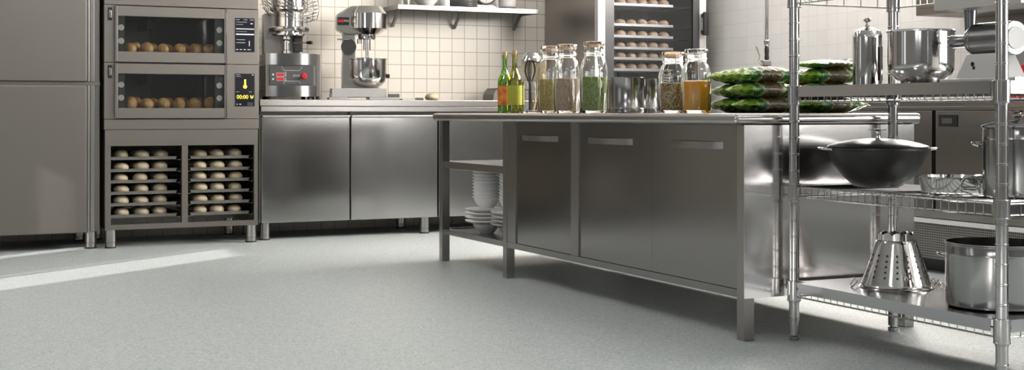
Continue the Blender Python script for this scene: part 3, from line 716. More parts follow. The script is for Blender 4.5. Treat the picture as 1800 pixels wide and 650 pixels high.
# cabinet carcass: end panel, far panel, back, bottom
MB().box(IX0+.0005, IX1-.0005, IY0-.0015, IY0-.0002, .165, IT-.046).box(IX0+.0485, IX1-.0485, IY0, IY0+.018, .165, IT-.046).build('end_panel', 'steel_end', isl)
MB().box(IX0+.05, IX1-.05, 6.36, 6.378, .165, IT-.046).build('divider_panel', 'steel_island', isl)
MB().box(IX1-.03, IX1-.012, IY0+.05, 6.354, .196, IT-.046).build('back_panel', 'steel_island', isl)
MB().box(IX0+.041, IX1-.041, IY0+.02, IY1-.05, .172, .190).build('bottom_shelf', 'steel_island', isl)
MB().box(IX0+.003, IX0+.02, 6.254, 6.354, .196, IT-.046, .001).box(IX0+.003, IX0+.02, 5.558, 5.634, .196, IT-.046, .001).build('post_strip', 'steel', isl)
def idoor(y0, y1, ha, hb):
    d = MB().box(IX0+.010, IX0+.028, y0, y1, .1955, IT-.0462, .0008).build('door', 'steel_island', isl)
    zc = .752; m = MB(); n = 12; pts = []
    for i in range(n+1):
        q = i/n; y = ha+(hb-ha)*q; x = IX0+.008-.036*math.sin(PI*q)**.6
        pts.append((x, y))
    inner = [(x+.004, y) for x, y in pts]
    m.prism(pts+inner[::-1], zc-.014, zc+.014)
    m.build('handle', 'steel', d, ang=50)
idoor(5.6345, 6.2535, 5.78, 6.18); idoor(4.9006, 5.5575, 5.06, 5.47); idoor(4.2565, 4.9002, 4.36, 4.74)
MB().box(IX0+.049, IX1-.049, 6.38, IY1-.02, .578, .596, .002).box(IX0+.004, IX0+.047, 6.404, IY1-.049, .553, .596, .004).build('middle_shelf', 'steel_y', isl)
# near bottom lip of end panel is open below: shelf for stacked crockery
def crockery(x, y, who, nplate, nbowl):
    z = .1905
    base = bprof = [(0, 0), (.04, 0), (.042, .004), (.060, .02), (.078, .045), (.082, .052), (.078, .052), (.056, .024), (.035, .010), (0, .010)]
    global BP, PP, BB
    if BB is None: BB = MB().lathe(bprof, 40).build('soup_bowl', 'white', world=False); o = BB
    else: o = BB.copy(); COL.objects.link(o)
    o.location = (x, y, z); tag(o, 'white bowl under the plates in the %s stack of the open bay' % who, 'bowl', 'white bowls in the open bay')
    z += .050
    for i in range(nplate):
        if PP is None: PP = MB().lathe([(0, 0), (.075, 0), (.078, .003), (.120, .016), (.126, .020), (.126, .023), (.118, .020), (.075, .008), (0, .008)], 56).build('dinner_plate', 'white', world=False); o = PP
        else: o = PP.copy(); COL.objects.link(o)
        o.location = (x, y, z+.0025); z += .0225
        tag(o, 'wide white plate, %s up in the %s stack of the open bay' % (ords[i], who), 'plate', 'white plates in the open bay')
    z += .006
    for i in range(nbowl):
        if i == 0:
            if BP is None: BP = MB().lathe([(0, 0), (.042, 0), (.044, .004), (.062, .022), (.074, .046), (.077, .058), (.083, .061), (.0835, .065), (.080, .066), (.073, .062), (.069, .048), (.057, .026), (.038, .008), (0, .008)], 48).build('rice_bowl', 'white', world=False); o = BP
            else: o = BP.copy(); COL.objects.link(o)
        else: o = BP.copy(); COL.objects.link(o)
        o.location = (x, y, z); z += .0185
        tag(o, 'white bowl, %s from the bottom of the tower of bowls in the %s stack' % ((ords+['eighth', 'ninth', 'tenth', 'eleventh'])[i], who), 'bowl', 'towers of white bowls in the open bay')
BP = PP = BB = None
crockery(3.13, 6.915, 'left', 4, 10); crockery(3.17, 6.648, 'right', 4, 10)

# ---------------------------------------------------------------- things on the island
def bottle(x, y, glassm, lblm, lab, s=1.):
    t = thing('oil_bottle', lab, 'bottle', (x, y, IT+.0005))
    P = [(0, 0), (.034, 0), (.040, .006), (.040, .175), (.036, .195), (.022, .222), (.0155, .245), (.014, .262), (.014, .312), (.0165, .314), (.0165, .324), (.014, .325)]
    inn = [(.011, .325), (.011, .262), (.013, .245), (.019, .222), (.033, .194), (.0365, .172), (.0365, .012), (.030, .008), (0, .010)]
    lb(L().lathe(P+inn, 40), 'bottle_body', glassm, t)
    lo = lb(L().lathe([(.0405, .045), (.0407, .045), (.0407, .152), (.0405, .152)], 40), 'paper_label', lblm, t)
    uv = lo.data.uv_layers.new(name='UVMap')
    for lp in lo.data.loops:
        v = lo.data.vertices[lp.vertex_index].co; uv.data[lp.index].uv = ((math.atan2(v.y, v.x)/(2*PI)+.5)*.9, v.z*8)
    lb(L().lathe([(0, .302), (.0105, .302), (.0118, .326), (.0125, .343), (0, .344)], 20), 'cork', 'cork', t)
    return t
bottle(3.15, 6.715, 'green_glass', 'lbl_red', 'tall green glass bottle with orange red label and cork')
bottle(3.13, 6.545, 'green_glass2', 'lbl_dots', 'tall green glass bottle with yellow dotted label and cork')

# utensil jar
uj = thing('utensil_jar', 'clear glass jar holding kitchen utensils beside the green bottles', 'jar', (3.16, 6.40, IT+.0005))
lb(L().lathe([(0, 0), (.046, 0), (.050, .004), (.050, .165), (.046, .168), (.046, .010), (0, .010)], 40), 'jar_body', 'glass', uj)
def local(c, fx, fz, base=None):
    """point offset along the camera-right axis projected on the floor"""
    return (c[0]+fx*.90, c[1]-fx*.43, c[2]+fz)
UC = (3.16, 6.40, IT+.012)
ld = thing('ladle', 'shiny steel ladle hooked high in the utensil jar', 'ladle', UC)
MB().tube([local(UC, .01, .002), local(UC, -.012, .16), local(UC, -.022, .27), local(UC, -.01, .285)], .004).build('handle', 'chrome', ld)
MB().lathe([(0, .050), (.030, .046), (.046, .026), (.052, .002), (.055, .0), (.049, .0), (.043, .024), (.028, .042), (0, .046)], 36, mat=Matrix.Translation(Vector(local(UC, .0, .268))) @ Matrix.Rotation(R(8), 4, 'Y')).build('cup', 'polish', ld)
wk = thing('balloon_whisk', 'black balloon whisk standing in the utensil jar', 'whisk', UC)
cw = local((UC[0]-.01, UC[1]-.02, UC[2]), -.006, 0)
m = MB()
for i in range(3):
    t = PI*i/3+.2; pts = []
    for q in range(17):
        ph = 2*PI*q/16 - PI/2; rr = .031*math.cos(ph); zz = .215+.066*math.sin(ph)
        if math.sin(ph) < 0: rr *= 1-.45*abs(math.sin(ph))
        pts.append((cw[0]+rr*math.cos(t), cw[1]+rr*math.sin(t), cw[2]+zz))
    m.tube(pts[:-1], .0026, 6, closed=True)
m.build('wires', 'iron', wk)
MB().cyl((cw[0], cw[1], cw[2]+.005), (cw[0], cw[1], cw[2]+.155), .008, .006).build('handle', 'iron', wk)
def spatula(name, lab, off, depth, lean, mat, hw, hl, hz, slot=False):
    t = thing(name, lab, 'spatula', UC)
    c0 = (UC[0]+depth, UC[1]+depth*.5, UC[2])
    a = Vector(local(c0, off*.3, .005)); b = Vector(local(c0, off+lean, hz))
    MB().tube([a, b], .006).build('handle', mat, t)
    dirv = (b-a).normalized(); side = Vector((.90, -.43, 0)); nrm = dirv.cross(side)
    pts = [(-.35*hw, -.01), (-hw, .35*hl), (-hw*.95, .85*hl), (-.6*hw, hl), (.6*hw, hl), (hw*.95, .85*hl), (hw, .35*hl), (.35*hw, -.01)]
    mt = Matrix((( side.x, dirv.x, nrm.x, b.x), (side.y, dirv.y, nrm.y, b.y), (side.z, dirv.z, nrm.z, b.z), (0, 0, 0, 1)))
    MB().prism(pts, -.003, .003, mat=mt, bev=.0015).build('blade', mat, t)
spatula('wooden_spoon', 'pale wide wooden spoon behind the whisk in the utensil jar', -.012, .012, -.012, 'cream', .032, .085, .185)
spatula('wooden_spatula', 'cream square wooden spatula leaning right in the utensil jar', .008, .016, .022, 'cream', .032, .085, .175)
spatula('cooking_spatula', 'light brown wooden spatula low at the right of the utensil jar', .035, -.004, .012, 'wood', .018, .07, .15)
spatula('dark_spatula', 'dark brown wooden spatula leaning furthest right in the utensil jar', .022, .028, .038, 'wood_dark', .018, .085, .225)

def jar(x, y, h, w, fillm, fillh, lab, name, kind='cork'):
    t = thing(name, lab, 'jar', (x, y, IT+.0005))
    r = w/2; nr = r*.70; s = h/.35
    body = [(0, 0), (r*.9, 0), (r, .008), (r, h*.60), (r*.97, h*.66), (r*.84, h*.745), (nr, h*.79), (nr, h*.83), (nr*1.08, h*.84), (nr*1.08, h*.855), (nr, h*.865), (nr, h*.93), (nr*1.12, h*.935), (nr*1.12, h*.99), (nr*1.05, h)]
    th = .0035
    inn = [(nr-th, h), (nr-th, h*.79), (r*.84-th, h*.74), (r*.97-th, h*.655), (r-th, h*.60), (r-th, .012), (0, .010)]
    lb(L().lathe(body+inn, 60, facet=10), 'glass_body', 'glass', t, ang=50)
    ft = r-th-.0012
    lb(L().lathe([(0, .0125), (ft*.95, .0125), (ft, .016), (ft, fillh-.003), (ft*.9, fillh), (0, fillh-.004)], 60, facet=10), 'contents', fillm, t, ang=50)
    if kind: lb(L().lathe([(0, h*.925), (nr-th-.001, h*.925), (nr-th-.001, h*.955), (0, h*.955)], 30), 'stopper', kind, t)
    return t
jar(3.15, 6.162, .350, .125, 'herb_olive', .178, 'tall glass jar half full of olive brown dried herbs', 'spice_jar')
jar(3.13, 5.93, .348, .132, 'herb_beige', .175, 'tall glass jar half full of beige seeds, second of three', 'seed_jar')
jar(3.15, 5.683, .350, .134, 'herb_green', .178, 'tall glass jar half full of green dried herbs', 'herb_jar')
jar(3.15, 4.965, .269, .128, 'beans', .132, 'shorter glass jar half full of brown and yellow beans', 'bean_jar')
jar(3.13, 4.75, .272, .128, 'oil', .138, 'shorter glass jar half full of bright yellow orange oil', 'oil_jar', None)
def canister(x, y, r, h, lab):
    t = thing('steel_canister', lab, 'canister', (x, y, IT+.0005), group='steel canisters between the jars')
    lb(L().lathe([(0, 0), (r-.004, 0), (r, .004), (r, .02), (r+.001, .022), (r, .024), (r, h-.004), (r+.002, h), (r-.003, h), (r-.003, .006), (0, .006)], 56), 'can_body', 'pot', t)
    return t
canister(3.15, 5.36, .078, .167, 'widest steel canister, standing in front between the two groups of jars')
canister(3.34, 5.76, .066, .165, 'steel canister partly hidden, behind the widest one on its left')
canister(3.33, 5.47, .070, .165, 'steel canister behind the widest one, next to the bean jar')

# printed bags
def bag_mesh():
    b = bmesh.new(); nx, ny = 40, 22; Lx, Wy, T = .285, .175, .066
    grid = {}
    for side in (1, -1):
        for i in range(nx+1):
            for j in range(ny+1):
                u = i/nx*2-1; v = j/ny*2-1
                edge = i in (0, nx) or j in (0, ny)
                if side == -1 and edge: grid[(side, i, j)] = grid[(1, i, j)]; continue
                au = abs(u)
                seal = max(0, min(1, (1-au)/.07-.9)) if au > .83 else 1
                pf = max(0, 1-au**2.6)**.75*max(0, 1-abs(v)**2.4)**.6
                w = 1-.10*(1-au**4)*0 - .12*math.cos(u*PI/2)*0
                wid = .82+.18*au**3
                wr = .0035*math.sin(v*17+u*5)*(au**2) + .002*math.sin(u*23+v*9)
                z = side*T/2*pf+(wr if not edge else .003*math.sin(v*9))
                grid[(side, i, j)] = b.verts.new((u*Lx/2, v*Wy/2*wid, T/2+max(-T/2, z*(1 if side > 0 else 1))))
    for side in (1, -1):
        for i in range(nx):
            for j in range(ny):
                f = [grid[(side, i, j)], grid[(side, i+1, j)], grid[(side, i+1, j+1)], grid[(side, i, j+1)]]
                b.faces.new(f if side == 1 else f[::-1])
    bmesh.ops.recalc_face_normals(b, faces=b.faces)
    m = MB(); m.bm.free(); m.bm = b
    return m.build('printed_bag', 'bag', world=False, ang=70)
bg = bag_mesh(); first = True
def put_bag(x, y, z, rz, lab, ry=0., sz=1.):
    global first
    if first: o = bg; first = False
    else: o = bg.copy(); COL.objects.link(o)
    o.location = (x, y, z); o.rotation_euler = (0, ry, rz); o.scale = (1, 1, sz)
    tag(o, lab, 'bag', 'printed bags on the island')
SN = ['bottom', 'middle', 'top']
for i in range(3):
    put_bag(3.35+(.0, .012, .0)[i], 4.72, IT+.001+i*.0615, R((3, -4, 5)[i]), 'green and brown printed bag, %s of the left rear stack' % SN[i])
    put_bag(3.26+(.03, .0, -.004)[i], 4.45, IT+.001+i*.0615, R((-3, 2, -2)[i]), 'green and brown printed bag, %s of the middle stack near the table end' % SN[i])
    put_bag(3.57+(.01, -.005, .01)[i], 4.42, IT+.001+i*.0615, R((4, 8, -6)[i]), 'green and brown printed bag, %s thick one in the right stack behind the rack' % SN[i])
put_bag(3.57, 4.425, IT+.1855, R(12), 'green and brown printed bag, thin one on top of the right stack', sz=.55)
put_bag(3.66, 4.70, IT+.001, R(5), 'green and brown printed bag lying flat at the rear right')
put_bag(3.66, 4.70, IT+.0625, R(-3), 'green and brown printed bag, second one at the rear right')
put_bag(3.65, 4.69, IT+.124, R(4), 'green and brown printed bag, third one at the rear right')

# ---------------------------------------------------------------- run of cabinets along the right wall
RX, RY0, RY1 = 5.2, 1.0, 7.55
rc = thing('undercounter_refrigerator', 'long stainless undercounter refrigerator with black recessed grips by the right wall', 'cabinet', (5.6, 4.3, 0))
MB().box(RX+.03, XR-.01, RY0, RY1, .30, .895, .003).build('body', 'dark', rc)
ys = [RY1, 6.55, 5.545, 4.45, 3.4, 2.3, RY0]
for a, b in zip(ys, ys[1:]):
    d = MB().box(RX, RX+.028, b+.014, a-.014, .345, .893, .004).build('door', 'steel_door', rc)
    if a < 6.6:
        g = MB().box(RX-.006, RX+.004, a-.18, a-.04, .805, .872, .003).build('grip', 'black', d)
        MB().box(RX-.008, RX-.005, a-.145, a-.07, .823, .852, .001).build('grip_plate', 'panel_grey', g)
MB().box(RX-.012, RX+.03, RY0, RY1, .275, .300, .002).build('ledge', 'white_paint', rc)
MB().box(RX-.002, RX+.03, RY0, RY1, .305, .343, .002).build('lower_rail', 'steel', rc)
gm, gnt, gb = newmat('perforated_grille')
tc = gnt.nodes.new('ShaderNodeTexCoord'); sp = gnt.nodes.new('ShaderNodeSeparateXYZ'); cbn = gnt.nodes.new('ShaderNodeCombineXYZ')
gnt.links.new(tc.outputs['Object'], sp.inputs[0]); gnt.links.new(sp.outputs[1], cbn.inputs[0]); gnt.links.new(sp.outputs[2], cbn.inputs[1])
vv = gnt.nodes.new('ShaderNodeTexVoronoi'); vv.inputs['Scale'].default_value = 75; vv.inputs['Randomness'].default_value = 0; gnt.links.new(cbn.outputs[0], vv.inputs['Vector'])
rr_ = gnt.nodes.new('ShaderNodeValToRGB'); rr_.color_ramp.elements[0].position = .26; rr_.color_ramp.elements[0].color = (.015, .015, .015, 1); rr_.color_ramp.elements[1].position = .32; rr_.color_ramp.elements[1].color = (.27, .26, .25, 1)
gnt.links.new(vv.outputs['Distance'], rr_.inputs[0]); gnt.links.new(rr_.outputs[0], gb.inputs['Base Color']); gb.inputs['Metallic'].default_value = .8; gb.inputs['Roughness'].default_value = .4
M['grille'] = gm
MB().box(RX, RX+.02, RY0, RY1, .08, .272, .002).build('grille', 'grille', rc)
MB().box(RX+.10, XR-.01, RY0, RY1, .0, .299).build('plinth', 'dark', rc)
tag(MB().box(RX-.03, XR-.004, RY0-.02, RY1+.01, .912, .960, .005).box(RX+.02, RX+.06, RY0, RY1, .896, .9119).build('counter_slab', 'steel_y', loc=(5.6, 4.3, .912)), 'stainless worktop slab over the undercounter refrigerator by the right wall', 'worktop')
RT = .9605
# hood over the run
hdm = thing('extractor_hood', 'low stainless extractor canopy on the right wall above the counter', 'hood', (5.82, 4.0, 1.46))
MB().box(5.60, XR-.003, 1.4, 6.12, 1.463, 1.50, .003).build('underside_panel', 'steel_matt', hdm)
MB().box(5.60, 5.615, 1.4, 6.12, 1.50, 1.80, .003).box(5.615, XR-.003, 6.105, 6.12, 1.50, 1.80).box(5.615, XR-.003, 1.4, 1.415, 1.5, 1.8).build('skirt', 'steel_matt', hdm)
# hanging pre-rinse spray
fx, fy = 5.48, 7.44
ph = thing('pre_rinse_spray', 'hanging steel pre-rinse hose with black grip and lever in front of the tiles', 'tap', (XR-.02, fy, 1.95))
MB().tube([(XR-.004, fy, 1.95), (5.70, fy, 1.97), (5.56, fy, 1.97), (5.51, fy, 1.93), (fx, fy, 1.85), (fx, fy, 1.3620)], .013, 14).build('hose', 'chrome', ph)
MB().lathe([(0, 0), (.04, 0), (.04, .012), (0, .012)], 24, mat=Matrix.Translation((XR-.003, fy, 1.95)) @ Matrix.Rotation(-PI/2, 4, 'Y')).build('wall_flange', 'chrome', ph)
MB().lathe([(0, 1.3420), (.014, 1.3420), (.018, 1.3470), (.018, 1.3620), (.020, 1.3670), (.020, 1.3770), (.015, 1.3820), (0, 1.3820)], 20, (fx, fy, 0)).build('coupling', 'chrome', ph)
MB().lathe([(0, 1.2420), (.014, 1.2420), (.0165, 1.2620), (.014, 1.2820), (.0165, 1.3020), (.015, 1.3270), (.012, 1.3420), (0, 1.3420)], 20, (fx, fy, 0)).build('grip', 'black', ph)
MB().box(fx-.040, fx+.025, fy-.02, fy+.02, 1.2040, 1.2420, .004).build('spray_head', 'steel', ph)
MB().lathe([(0, 1.1770), (.022, 1.1770), (.016, 1.2040), (0, 1.2040)], 20, (fx-.012, fy, 0)).build('nozzle', 'black', ph)
MB().tube([(fx-.042, fy+.0, 1.2120), (fx-.052, fy+.02, 1.2320), (fx-.044, fy+.02, 1.2720), (fx-.055, fy+.03, 1.3120), (fx-.068, fy+.03, 1.3370)], .0045, 8).build('lever', 'steel', ph)
# spray bottle on the run
sp_ = thing('spray_bottle', 'small white spray bottle with black trigger on the right counter behind the bags', 'bottle', (5.5, 6.62, RT))
lb(L().lathe([(0, 0), (.032, 0), (.036, .006), (.036, .12), (.028, .16), (.014, .18), (.014, .20), (0, .20)], 28), 'bottle_body', 'white', sp_)
lb(L().box(-.03, .012, -.012, .012, .20, .235, .003).box(-.03, -.022, -.005, .005, .165, .20, .001).box(-.018, .018, -.016, .016, .19, .20, .002), 'trigger', 'black', sp_)
lb(L().prism([(-.02, .235), (.03, .235), (.045, .255), (.02, .262), (-.005, .250), (-.025, .262)], -.01, .01, mat=Matrix.Rotation(PI/2, 4, 'X'), bev=.002), 'spray_cap', 'alu', sp_)
rb = thing('red_crate', 'red plastic crate on the right counter at the frame edge behind the grinder', 'crate', (5.68, 5.27, RT))
lb(L().box(-.12, .12, -.20, .20, .137, .180, .004).box(-.115, -.108, -.19, .19, .0, .137).box(.108, .115, -.19, .19, .0, .137).box(-.108, .108, -.19, -.183, 0, .137).box(-.108, .108, .183, .19, 0, .137), 'crate_body', 'red', rb)

# ---------------------------------------------------------------- wire rack
PXA, PXB, PYA, PYB = 3.189, 3.681, 4.154, 3.10
rk = thing('wire_rack', 'tall chrome wire shelving rack with ringed posts in the right foreground', 'shelving rack', ((PXA+PXB)/2, (PYA+PYB)/2, 0))
pr = .0195
def post(x, y):
    prof = [(0, .025), (pr, .025)]
    z = .085
    while z < 1.84:
        prof += [(pr, z-.004), (pr+.0018, z-.002), (pr+.0018, z+.002), (pr, z+.004)]; z += .0635
    prof += [(pr, 1.9), (0, 1.9)]
    o = MB().lathe(prof, 28, (x, y, 0)).build('post', 'chrome', rk, ang=25)
    MB().lathe([(0, 0), (.017, 0), (.020, .006), (.020, .016), (.012, .019), (.012, .0248), (0, .0248)], 24, (x, y, 0)).build('levelling_foot', 'chrome', o)
    for z0, z1 in ((.152, .232), (.545, .608), (.912, .986), (1.288, 1.36)):
        MB().lathe([(pr+.002, z0), (.0255, z0), (.027, z0+.002), (.027, z0+.005), (.0262, z0+.006), (.0262, z1-.006), (.027, z1-.005), (.027, z1-.002), (.0255, z1), (pr+.002, z1)], 28, (x, y, 0)).build('collar', 'chrome', o)
for x in (PXA, PXB):
    for y in (PYA, PYB): post(x, y)
def wire_frame(zt, zb, gridz=True, pitch=.038):
    m = MB(); r = .0032
    xa, xb, ya, yb = PXA, PXB, PYA, PYB; e = .026
    for z in (zt, zb):
        m.tube([(xa, ya-e, z), (xa, yb+e, z)], r).tube([(xb, ya-e, z), (xb, yb+e, z)], r).tube([(xa+e, ya, z), (xb-e, ya, z)], r).tube([(xa+e, yb, z), (xb-e, yb, z)], r)
    n = int((ya-yb-2*e)/pitch)
    for i in range(n+1):
        y = yb+e+.01+(ya-yb-2*e-.02)*i/n
        for x, s_ in ((xa, -1), (xb, 1)): m.tube([(x-s_*.004, y, zt+.003), (x+s_*.0045, y, zt-.002), (x+s_*.0045, y, zb+.002), (x-s_*.004, y, zb-.003)], .0022, 6)
    for i in range(5):
        x = xa+e+.05+(xb-xa-2*e-.10)*i/4
        for y, s_ in ((ya, 1), (yb, -1)): m.tube([(x, y+s_*.004, zt), (x, y+s_*.004, zb)], .0022, 6)
    o = m.build('shelf_frame', 'wire', rk)
    if gridz:
        g = MB(); n = 42
        for i in range(n+1):
            y = yb+e+(ya-yb-2*e)*i/n; g.tube([(xa, y, zt+.005), (xb, y, zt+.005)], .0018, 5)
        for x in (xa+.12, (xa+xb)/2, xb-.12): g.tube([(x, ya, zt), (x, yb, zt)], .003, 6)
        g.build('shelf_grid', 'wire', rk)
wire_frame(1.345, 1.304); wire_frame(.960, .926, False); wire_frame(.592, .556); wire_frame(.200, .170, False)
def shelf_tray(z0, z1):
    e = .004; xa, xb, ya, yb = PXA-.010, PXB+.010, PYA+.006, PYB-.006; c = .044
    m = MB(); t = .002
    m.prism([(xa, yb+c), (xa+c, yb+c), (xa+c, yb), (xb-c, yb), (xb-c, yb+c), (xb, yb+c), (xb, ya-c), (xb-c, ya-c), (xb-c, ya), (xa+c, ya), (xa+c, ya-c), (xa, ya-c)], z1-t, z1)
    m.box(xa, xa+t, yb+c, ya-c, z0, z1-t).box(xb-t, xb, yb+c, ya-c, z0, z1-t).box(xa+c, xb-c, ya-t, ya, z0, z1-t).box(xa+c, xb-c, yb, yb+t, z0, z1-t)
    return m
shelf_tray(.943, .984).build('shelf_tray', 'tray', rk); shelf_tray(.186, .226).build('shelf_tray', 'tray', rk)
T3, T2, T1 = .9845, .5995, .2265

# domed canister
dc = thing('domed_canister', 'tall narrow polished canister with domed lid and knob on the rack', 'canister', (3.435, 4.02, T3))
lb(L().lathe([(0, 0), (.054, 0), (.055, .004), (.055, .185), (0, .185)], 40), 'canister_body', 'polish', dc)
ldd = lb(L().lathe([(0, .1852), (.0555, .1852), (.0555, .195), (.048, .213), (.030, .222), (.012, .228), (.008, .235), (0, .235)], 40), 'lid', 'polish', dc)
lb(L().lathe([(0, .235), (.008, .235), (.005, .242), (.006, .247), (.014, .252), (.015, .258), (.010, .264), (0, .265)], 24), 'knob', 'chrome', ldd)
lb(L().tube([(.055*math.cos(R(-75)), .055*math.sin(R(-75)), .15), (.062*math.cos(R(-75)), .062*math.sin(R(-75)), .15), (.062*math.cos(R(-75)), .062*math.sin(R(-75)), .02)], .006), 'sight_tube', 'chrome', dc)
# big mixing bowl
bb = thing('steel_mixing_bowl', 'large deep polished steel bowl on the upper rack tray', 'bowl', (3.45, 3.745, T3))
lb(L().lathe([(0, 0), (.062, 0), (.076, .004), (.110, .040), (.1170, .055), (.1185, .08), (.1185, .192), (.123, .194), (.124, .198), (.121, .201), (.116, .199), (.1155, .08), (.108, .043), (.074, .008), (0, .004)], 64), 'bowl_body', 'polish', bb)
# meat grinder
GX, GY = 3.44, 3.415
mg = thing('meat_grinder', 'steel meat grinder with hopper tray on a white stand on the rack', 'meat grinder', (GX, GY, T3))
AZ = .150   # axis height above the tray
rotY = lambda y, z=AZ: Matrix.Translation((0, y, z)) @ Matrix.Rotation(-PI/2, 4, 'X')
lb(L().lathe([(0, 0), (.050, 0), (.058, .006), (.058, .150), (.054, .155), (.056, .160), (.056, .168), (.046, .186), (.026, .19), (0, .19)], 48, mat=rotY(-.125)), 'motor_barrel', 'cast', mg)
lb(L().lathe([(0, 0), (.022, 0), (.022, .085), (.024, .088), (.024, .095), (0, .095)], 32, mat=rotY(.064)), 'nozzle', 'cast', mg)
st_ = L()
for i in range(5):
    t = 2*PI*i/5; st_.cyl((0, .150+.0, AZ), (.030*math.cos(t), .160, AZ+.030*math.sin(t)), .006, .003, n=8)
st_.cyl((0, .158, AZ), (0, .182, AZ), .009, .003, n=12)
lb(st_, 'star_knob', 'cast', mg)
lb(L().cyl((0, -.1255, AZ), (0, -.132, AZ), .056, n=48), 'end_ring', 'cast', mg)
lb(L().cyl((0, -.1318, AZ), (0, -.135, AZ), .039, n=48), 'end_disc', 'white_paint', mg)
lb(L().lathe([(0, AZ+.015), (.017, AZ+.015), (.022, AZ+.1055), (0, AZ+.1055)], 32, (0, .075, 0)), 'feed_tube', 'cast', mg)
lb(L().box(-.10, .10, -.25, .145, .256, .258).box(-.10, .10, -.25, -.248, .258, .295).box(-.10, .10, .143, .145, .258, .295).box(-.10, -.098, -.248, .143, .258, .295).box(.098, .10, -.248, .143, .258, .295), 'hopper_tray', 'alu', mg)
stn = lb(L().prism([(-.135, .016), (.10, .016), (.045, .100), (-.085, .100)], -.045, .045, mat=Matrix.Rotation(PI/2, 4, 'Z') @ Matrix.Rotation(PI/2, 4, 'X'), bev=.003), 'stand', 'white_paint', mg)
lb(L().cyl((-.0452, .018, .065), (-.0462, .018, .065), .008, n=20).cyl((-.0452, .012, .052), (-.0462, .012, .052), .006, n=16), 'keyhole', 'black', stn)
lb(L().box(-.075, .09, -.20, .145, .0, .0155, .003), 'base_plate', 'alu', mg)
# wok
ka = math.atan(.4758)
wo = thing('wok', 'large black wok with domed lid on the middle rack shelf', 'wok', (3.43, 3.955, T2), -ka)
lb(L().lathe([(0, 0), (.075, 0), (.09, .004), (.130, .038), (.165, .085), (.182, .128), (.186, .140), (.190, .142), (.190, .150), (.183, .150), (.178, .128), (.160, .086), (.125, .042), (.085, .009), (0, .006)], 64), 'pan_body', 'iron', wo)
for s_ in (1, -1):
    lb(L().tube([(s_*.186, -.045, .144), (s_*.21, -.040, .146), (s_*.222, -.02, .146), (s_*.222, .02, .146), (s_*.21, .040, .146), (s_*.186, .045, .144)], .0045, 8), 'handle', 'chrome', wo)
lw = lb(L().lathe([(.187, .1505), (.189, .153), (.184, .158), (.15, .168), (.10, .178), (.04, .184), (0, .185), (0, .182), (.04, .181), (.10, .175), (.15, .165), (.182, .155)], 64), 'lid', 'iron', wo)
lb(L().lathe([(0, .185), (.012, .185), (.010, .200), (.012, .212), (.032, .216), (.033, .220), (0, .222)], 28), 'knob', 'chrome', lw)
# pan
fp = thing('frying_pan', 'shallow polished steel pan with loop handle beside the black wok', 'pan', (3.42, 3.535, T2+.0), 0)
lb(L().lathe([(0, 0), (.105, 0), (.118, .006), (.130, .054), (.135, .056), (.135, .059), (.128, .059), (.115, .009), (.104, .004), (0, .004)], 64), 'pan_body', 'polish', fp)
ha = R(-112)
ca, sa = math.cos(ha), math.sin(ha)
def hp(r_, t_, z): return (r_*ca - t_*sa, r_*sa + t_*ca, z)
lb(L().tube([hp(.132, -.035, .045), hp(.150, -.032, .062), hp(.165, -.015, .066), hp(.165, .015, .066), hp(.150, .032, .062), hp(.132, .035, .045)], .006, 8).box(-.001, .001, -.001, .001, .03, .031), 'handle', 'chrome', fp)
lb(L().tube([hp(.128, -.03, .038), hp(.134, -.03, .020), hp(.134, .03, .020), hp(.128, .03, .038)], .0025, 6), 'handle_bracket', 'chrome', fp)
# stock pots
def stockpot(name, lab, x, y, z, r, h, lid):
    t = thing(name, lab, 'pot', (x, y, z))
    lb(L().lathe([(0, 0), (r-.012, 0), (r-.002, .006), (r, .016), (r, h*.82), (r+.0015, h*.825), (r, h*.84), (r, h-.006), (r+.005, h-.003), (r+.005, h), (r-.003, h), (r-.003, .010), (0, .006)], 72), 'pot_body', 'pot', t)
    for a in (R(-75), R(105)):
        c_, s_ = math.cos(a), math.sin(a)
        P = lambda rr, tt, zz: (rr*c_-tt*s_, rr*s_+tt*c_, zz)
        lb(L().tube([P(r, -.05, h*.72), P(r+.02, -.05, h*.74), P(r+.035, -.035, h*.76), P(r+.035, .035, h*.76), P(r+.02, .05, h*.74), P(r, .05, h*.72)], .005, 8), 'handle', 'chrome', t)
    if lid:
        l_ = lb(L().lathe([(0, h+.0005), (r+.005, h+.0005), (r+.006, h+.004), (r-.01, h+.010), (r*.5, h+.020), (0, h+.022)], 64), 'lid', 'pot', t)
        lb(L().lathe([(0, h+.0225), (.013, h+.0225), (.010, h+.030), (.012, h+.034), (.022, h+.036), (.022, h+.041), (.012, h+.044), (.014, h+.048), (.020, h+.050), (.018, h+.055), (0, h+.056)], 28), 'knob', 'chrome', l_)
    return t
stockpot('lidded_stockpot', 'steel stockpot with lid on the middle rack shelf by the nearest post', 3.42, 3.255, T2, .112, .235, True)
stockpot('open_stockpot', 'wide open steel stockpot on the bottom rack tray', 3.41, 3.34, T1, .166, .218, False)
# colander, upside down
cl = thing('colander', 'upside-down conical steel colander with scalloped foot on the bottom tray', 'colander', (3.44, 3.865, T1))
prof_r0, prof_r1, ch = .130, .074, .165
